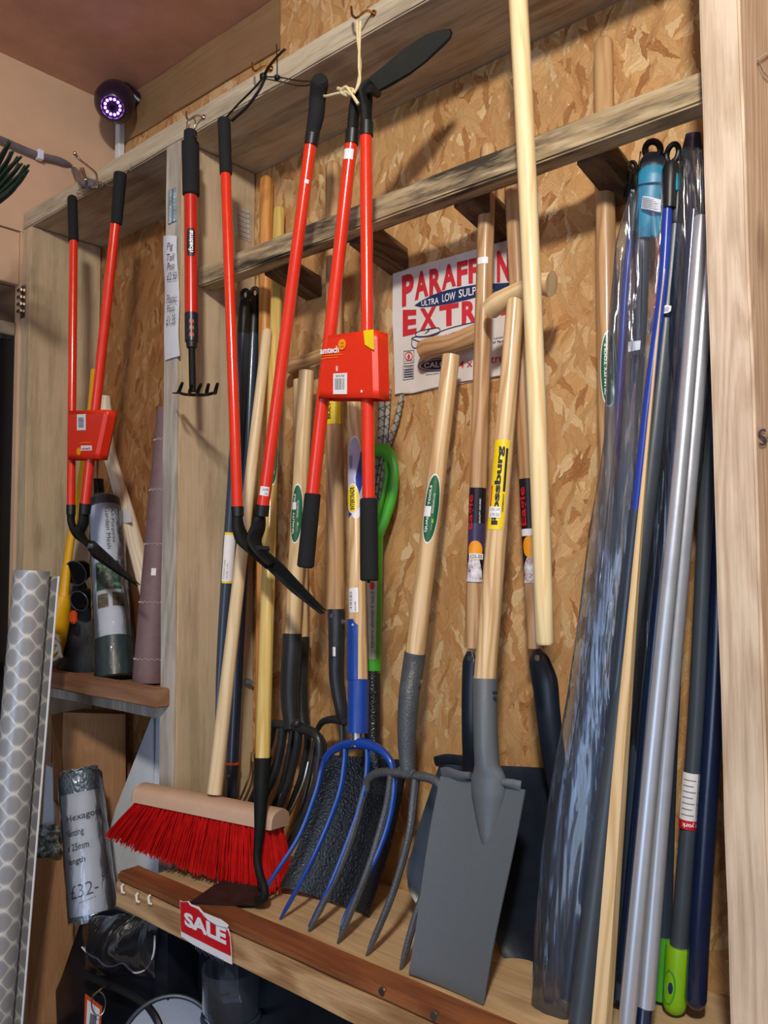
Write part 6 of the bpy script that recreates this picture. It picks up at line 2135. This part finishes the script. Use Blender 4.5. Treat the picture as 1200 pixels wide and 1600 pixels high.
# spiral-wound sheet: cross-section spiral with a free edge
turns, seg = 2.3, 44
n = 30
NS = int(seg * turns)
x_, y_ = basis(fl - A0, CAM - A0)
uvl = bm.loops.layers.uv.active
rows = []
Lr = (fl - A0).length
for i in range(n + 1):
    row = []
    for k in range(NS + 1):
        a = 2 * math.pi * k / seg
        r_ = rA * (1.0 - .012 * (NS - k) / seg * 2) + .0008 * (k / seg)
        if k > NS - 10:
            r_ += .0011 * (k - (NS - 10)) ** 1.25
        # free edge on the viewer's right
        ang = a - (NS / seg * 2 * math.pi) - 1.15
        c = A0.lerp(fl, i / n)
        zt = -(.006 if k > NS - 12 and i == 0 else 0)
        row.append((bm.verts.new(c + (x_ * math.cos(ang) + y_ * math.sin(ang)) * r_ + V((0, 0, zt * 1.5))), k / seg * 2 * math.pi * rA, i / n * Lr))
    rows.append(row)
for i in range(n):
    for k in range(NS):
        q = (rows[i][k], rows[i][k + 1], rows[i + 1][k + 1], rows[i + 1][k])
        f = bm.faces.new([z[0] for z in q])
        for lp, z in zip(f.loops, q):
            lp[uvl].uv = (z[1], z[2])
ro = obj('rolled_sheet', bm, 'roll', t, fixn=False, smooth=1.2)
bm = nb()
ek = []
pts = [rows[i][NS][0] for i in ()]
me = ro.data
ed = []
for i in range(n + 1):
    ed.append(V(me.vertices[i * (NS + 1) + NS].co) + BASE[ro.name])
tube(bm, ed, .0022, .0012, seg=6); obj('white_edge', bm, 'sticker', ro)

# ------------------------------------------------------------------ dark green leaf rake, top left
t = thing('leaf_rake', at(-30, 330, .80), 'dark green plastic leaf rake with splayed forked prongs entering at the left edge', 'rake')
hub = at(-62, 352, .70)
tips = [(16, 222, 5, 240), (20, 237, 5, 262), (33, 245, 10, 268), (34, 256, 14, 278), (45, 258, 20, 285), (44, 266, 24, 290), (-6, 214, -12, 240), (-25, 205, -22, 240), (38, 272, 16, 300)]
for i, (x, y, xm, ym) in enumerate(tips):
    bm = nb()
    m = at(xm, ym, .68)
    stube(bm, [hub, (hub + m) / 2 + V((0, .004, .0)), m, at(x, y, .67)], [.006, .007, .0055, .0025], [.003, .004, .004, .002], seg=8)
    # side barb
    s_ = m.lerp(at(x, y, .67), .25)
    stube(bm, [s_, s_ + (at(x, y, .67) - m) * .5 + V((0, .0, .008))], [.003, .0016], seg=6)
    obj('prong', bm, 'darkgreen', t)
bm = nb(); P = [hub + V((.01, .0, .01)), hub - V((.03, .0, .05))]; stube(bm, [hub, hub + V((-.02, -.01, -.12)), hub + V((-.04, -.05, -.5)), V((hub.x - .06, hub.y - .25, .01))], .013, seg=12); obj('handle', bm, 'ash', t)
bm = nb(); box(bm, hub - V((.03, .012, .03)), hub + V((.03, .012, .03)), .006, segs=2); obj('hub', bm, 'darkgreen', t)

# ------------------------------------------------------------------ below the left shelf
# cardboard sheet (box flap) standing up
def sheet(name, label, cat, pts, Y, mat, thick=.006, group=None, parts=None):
    b = nb()
    plate(b, [at(x, y, Yq) for (x, y, Yq) in [(p + (Y,) if len(p) == 2 else p) for p in pts]], thick, (0, 1, 0))
    return obj(name, b, mat, None, label, cat=cat, origin=at(pts[0][0], pts[0][1], Y), smooth=0, group=group)


t = thing('cardboard_box', at(150, 1500, 1.1), 'tall open brown cardboard box under the left shelf', 'box')
def gz(p, z):
    return V((p.x, p.y, z))
bm = nb()
a, b_, c_, d_ = at(97, 1127, 1.10), at(129, 1107, 1.12), at(193, 1140, 1.13), at(198, 1230, 1.13)
plate(bm, [at(77, 1118, 1.0), at(97, 1113, 1.04), at(96, 1122, 1.05), at(129, 1107, 1.10), at(193, 1116, 1.125), gz(at(200, 1500, 1.125), 0.002), gz(at(78, 1500, 1.0), .002)], .005, (.3, 1, 0))
obj('back_panel', bm, 'card', t, smooth=0)
bm = nb()
plate(bm, [at(78, 1118, .99), at(82, 1135, .985), at(83, 1250, .96), at(90, 1260, .96), at(86, 1262, .955), at(86, 1340, .95), at(54, 1340, .90), gz(at(50, 1600, .88), .002), gz(at(110, 1600, .97), .002), at(110, 1450, .98), at(108, 1330, .985), at(97, 1180, 1.0)], .005, (.8, -.2, 0))
obj('side_panel', bm, 'card', t, smooth=0)
bm = nb()
plate(bm, [at(100, 1330, .99), at(113, 1330, .98), at(115, 1600, .97), at(40, 1600, .86), at(40, 1345, .86), at(86, 1338, .94)], .005, (0, 1, 0))
obj('front_flap', bm, 'card', t, smooth=0)
# torn sack of moss next to the box
bm = nb()
def moss(u, v):
    p = at(56 + 32 * u, 1292 + 46 * v, .93)
    return p + V((0, -.02 * math.sin(math.pi * u) + mnoise.noise(p * 60) * .012, mnoise.noise(p * 50 + V((5, 5, 5))) * .006))
grid(bm, moss, 16, 18, .01, (0, 1, 0))
M['moss'] = photo_mat('mossy_fill', (30, 34, 26), (72, 76, 62), (150, 150, 140))
obj('moss_pack', bm, 'moss', None, 'mossy green grey fill showing from a torn pack beside the cardboard box', cat='pack', origin=at(70, 1330, .93))
bm = nb(); plate(bm, [at(72, 1195, .97), at(82, 1200, .97), at(84, 1288, .955), at(66, 1292, .95)], .02, (0, 1, 0)); obj('pale_pack', bm, 'whitepanel', None, 'pale plastic pack behind the patterned roll, above the mossy fill', cat='pack', origin=at(75, 1290, .96))

# white panel leaning under the shelf
bm = nb()
plate(bm, [at(236, 1122, 1.13), at(252, 1118, 1.14), at(262, 1118, 1.14), at(262, 1400, 1.12), at(172, 1418, 1.05), at(168, 1310, 1.06), at(180, 1265, 1.07)], .012, (0, 1, 0))
wp = obj('white_panel', bm, 'whitepanel', None, 'smooth white panel with a slanted edge leaning under the left shelf', cat='panel', origin=at(200, 1400, 1.06), smooth=0)
bm = nb(); tube(bm, [at(239, 1122, 1.126), at(239, 1320, 1.115)], .003, seg=6); obj('edge_bead', bm, 'whitepanel', wp)

# stacked black crate with clear film (supports the wire roll)
t = thing('black_tub', V((-1.5, .95, .3)), 'large black tub with torn clear film on top, under the left end of the shelf', 'tub')
def blob(x, z):
    pass
c0 = at(190, 1500, .93)
# silhouette: left corner (80,1560), up to (128,1435), top (160,1405), right under shelf
bm = nb()
prof = [(81, 1562), (95, 1530), (112, 1480), (124, 1447), (140, 1432), (160, 1424), (182, 1420), (230, 1440), (262, 1460), (262, 1640), (81, 1640)]
front = [at(x, y, .93) for x, y in prof]
plate(bm, front, .17, (0, 1, 0))
M['tubblk'] = plain('black_tub_plastic', (22, 26, 34), .32, var=.5, nscale=14, bump=.3)
tb = obj('body', bm, 'tubblk', t, smooth=.5)
bm = nb()
def capf(u, v):
    x = 128 + 120 * u; y = 1430 + 95 * v
    p = at(x, y, .925)
    return p + V((0, -.045 * math.sin(math.pi * u) * math.sin(math.pi * min(1, v * 1.0)) + mnoise.noise(p * 18) * .012, mnoise.noise(p * 14) * .01))
grid(bm, capf, 22, 18, 0)
# ragged lower rim
obj('torn_film', bm, 'filmdull', t, smooth=1.2)
bm = nb()
L = [at(x, y, .915) for x, y in ((128, 1480), (140, 1492), (152, 1498), (163, 1508), (176, 1510), (192, 1505), (203, 1515), (214, 1520), (230, 1512), (240, 1490), (242, 1462))]
stube(bm, L, .0018, seg=6); obj('film_edge', bm, 'whitecloth', t)
bm = nb(); L = [at(x, y, .90) for x, y in ((130, 1520), (160, 1535), (200, 1552), (228, 1570), (248, 1600), (254, 1640))]; stube(bm, L, .007, seg=8); obj('strap', bm, 'blk', t)
bm = nb(); q = at(112, 1560, .87); tube(bm, [q, q + V((.0, .05, 0))], [.05, .05], seg=24, ref=(1, 0, 0))
bm.free()

# wire netting roll
t = thing('netting_roll', at(150, 1440, .93), 'roll of galvanised wire netting with white label, standing on the black tub', 'roll')
A0, B0 = at(124, 1206, .965), at(144, 1418, .955)
sh = Shaft(A0, B0, rad(A0, 57), rad(B0, 66))
n = 16
bm = nb(); seg = 30; rv = []
for i in range(n + 1):
    c = A0.lerp(B0 + (B0 - A0) * .06, i / n); x_, y_ = basis(B0 - A0, V((0, -1, 0))); r_ = sh.rA + (sh.rB - sh.rA) * i / n
    rv.append([bm.verts.new(c + (x_ * math.cos(2 * math.pi * k / seg) + y_ * math.sin(2 * math.pi * k / seg)) * r_ * (1 + .05 * mnoise.noise(V((math.cos(2 * math.pi * k / seg) * 3, math.sin(2 * math.pi * k / seg) * 3, i * .9)))) - .003 * V((0, 0, 1)) * 0) for k in range(seg)])
for i in range(n):
    for k in range(seg):
        bm.faces.new((rv[i][k], rv[i][(k + 1) % seg], rv[i + 1][(k + 1) % seg], rv[i + 1][k]))
bm.faces.new(rv[0]); bm.faces.new(rv[-1])
nr = obj('netting', bm, 'wire', t, smooth=1.0)
# coils of wire standing proud at the open end
for k in range(5):
    bm = nb(); rr = sh.rA * (.95 - k * .18); d = (A0 - B0).normalized(); x_, y_ = basis(d, V((0, -1, 0)))
    L = [A0 + d * (.004 + .003 * math.sin(j * 2.1 + k)) + (x_ * math.cos(2 * math.pi * j / 36) + y_ * math.sin(2 * math.pi * j / 36)) * rr * (1 + .04 * math.sin(j * 1.7)) for j in range(37)]
    tube(bm, L, .0014, seg=5, caps=False); obj('wire_coil', bm, 'galv', nr)
label_part(nr, 'paper_label', RECT, sh.patch(1238, 1424, -1.45, 1.5, .002), 'paper', 16)
def hl(txt, y0, y1, a0, a1, tilt=0.0, b_=.0):
    t0, t1 = sh.t_of(0, y0), sh.t_of(0, y1)
    return (txt, lambda u, v: sh.p(t1 + (t0 - t1) * v - tilt * u, a0 + (a1 - a0) * u, .003), b_)
text_part(nr, 'lettering', [hl('Hexagonal', 1270, 1283, -.85, 1.05, .02, .01), hl('Netting', 1293, 1306, -.95, -.05, .01, .01), hl('x 25mm', 1314, 1325, -.95, .12, .01, .01), hl('length', 1336, 1348, -.95, -.1, .01, .01), hl('made for general garden use', 1402, 1405, -.55, .2, .02, 0)], 'ink', 14, cutdir=0)
text_part(nr, 'handwritten_price', [hl('£32-', 1377, 1397, -.95, .35, .02, -.01), hl('95', 1366, 1380, .55, .95, .02, -.01)], 'inkpurple', 10, cutdir=0)
bm = nb()
rv = []
for i in range(n + 3):
    c = (A0 + (A0 - B0) * .03).lerp(B0 + (B0 - A0) * .08, i / (n + 2)); r_ = sh.rA + (sh.rB - sh.rA) * i / n + .0055 - (.012 if i == 0 else 0)
    rv.append([bm.verts.new(c + (x_ * math.cos(2 * math.pi * k / seg) + y_ * math.sin(2 * math.pi * k / seg)) * (r_ + .003 * mnoise.noise(V((math.cos(2 * math.pi * k / seg) * 3, math.sin(2 * math.pi * k / seg) * 3, i * .7 + 4))))) for k in range(seg)])
for i in range(n + 2):
    for k in range(seg):
        bm.faces.new((rv[i][k], rv[i][(k + 1) % seg], rv[i + 1][(k + 1) % seg], rv[i + 1][k]))
obj('clear_wrapper', bm, 'filmt', t, smooth=1.2)

# price tag with ring
t = thing('price_tag', at(145, 1580, .86), 'red bordered price tag on a metal ring hanging by the black tub', 'tag')
bm = nb(); f = [(133, 1553), (159, 1573), (155, 1625), (131, 1615)]
plate(bm, [at(x, y, .862) for x, y in f], .0012, (0, 1, 0)); tg = obj('card', bm, 'orange', t, smooth=0)
bm = nb(); f = [(136.5, 1562), (156, 1577), (153, 1620), (134, 1611)]
bm.faces.new([bm.verts.new(at(x, y, .861)) for x, y in f]); obj('white_field', bm, 'sticker', tg, smooth=0, fixn=False)
bm = nb(); f = [(141, 1583), (151, 1588), (149, 1610), (139, 1606)]
bm.faces.new([bm.verts.new(at(x, y, .8605)) for x, y in f]); obj('grey_print', bm, 'inkgrey', tg, smooth=0, fixn=False)
bm = nb(); L = [at(154 + 11 * math.cos(a), 1568 + 19 * math.sin(a), .85 + .01 * math.cos(a)) for a in [2 * math.pi * k / 24 for k in range(25)]]; tube(bm, L, .0013, seg=6, caps=False); obj('split_ring', bm, 'chrome', t)
bm = nb(); stube(bm, [at(147, 1555, .86), at(158, 1545, .87), at(170, 1540, .89), at(178, 1545, .93)], .0018, seg=6); obj('wire_hook', bm, 'brass', t)

# riddle (round garden sieve)
t = thing('garden_sieve', at(262, 1600, .88), 'round garden sieve with fine silver mesh below the SALE sign', 'sieve')
cS = at(262, 1640, .90)
nS = (CAM - cS).normalized(); nS = (nS + V((0, 0, .35))).normalized()
x_, y_ = basis(nS, V((1, 0, 0)))
RS = rad(cS, 150)
bm = nb()
cv = bm.verts.new(cS); rg = [bm.verts.new(cS + (x_ * math.cos(2 * math.pi * k / 48) + y_ * math.sin(2 * math.pi * k / 48)) * RS) for k in range(48)]
for k in range(48):
    bm.faces.new((cv, rg[k], rg[(k + 1) % 48]))
obj('fine_mesh', bm, 'sieve', t, fixn=False)
bm = nb(); L = [cS + nS * .004 + (x_ * math.cos(2 * math.pi * k / 48) + y_ * math.sin(2 * math.pi * k / 48)) * RS for k in range(49)]; tube(bm, L, .004, seg=8, caps=False); obj('rim', bm, 'slateb', t)
bm = nb(); L = [cS + (x_ * math.cos(2 * math.pi * k / 48) + y_ * math.sin(2 * math.pi * k / 48)) * RS * 1.01 - nS * .03 for k in range(49)]; tube(bm, L, .028, .003, seg=8, caps=False, ref=nS); obj('hoop', bm, 'navy', t)

# clear blue tub and dark bottle further right under the shelf
t = thing('clear_tub', at(362, 1590, .93), 'cloudy clear plastic tub in the dark under the shelf, right of the SALE sign', 'tub')
cT = at(362, 1555, .95)
bm = nb(); tube(bm, [cT + V((0, 0, .05)), cT + V((0, 0, -.02)), cT + V((0, 0, -.035))], [.052, .050, .044], seg=30, caps=False); obj('tub_wall', bm, 'film2', t)
bm = nb(); L = [cT + V((math.cos(a) * .05, math.sin(a) * .05, -.034)) for a in [2 * math.pi * k / 36 for k in range(37)]]; tube(bm, L, .004, .006, seg=8, caps=False); obj('base_ring', bm, 'slateb', t)
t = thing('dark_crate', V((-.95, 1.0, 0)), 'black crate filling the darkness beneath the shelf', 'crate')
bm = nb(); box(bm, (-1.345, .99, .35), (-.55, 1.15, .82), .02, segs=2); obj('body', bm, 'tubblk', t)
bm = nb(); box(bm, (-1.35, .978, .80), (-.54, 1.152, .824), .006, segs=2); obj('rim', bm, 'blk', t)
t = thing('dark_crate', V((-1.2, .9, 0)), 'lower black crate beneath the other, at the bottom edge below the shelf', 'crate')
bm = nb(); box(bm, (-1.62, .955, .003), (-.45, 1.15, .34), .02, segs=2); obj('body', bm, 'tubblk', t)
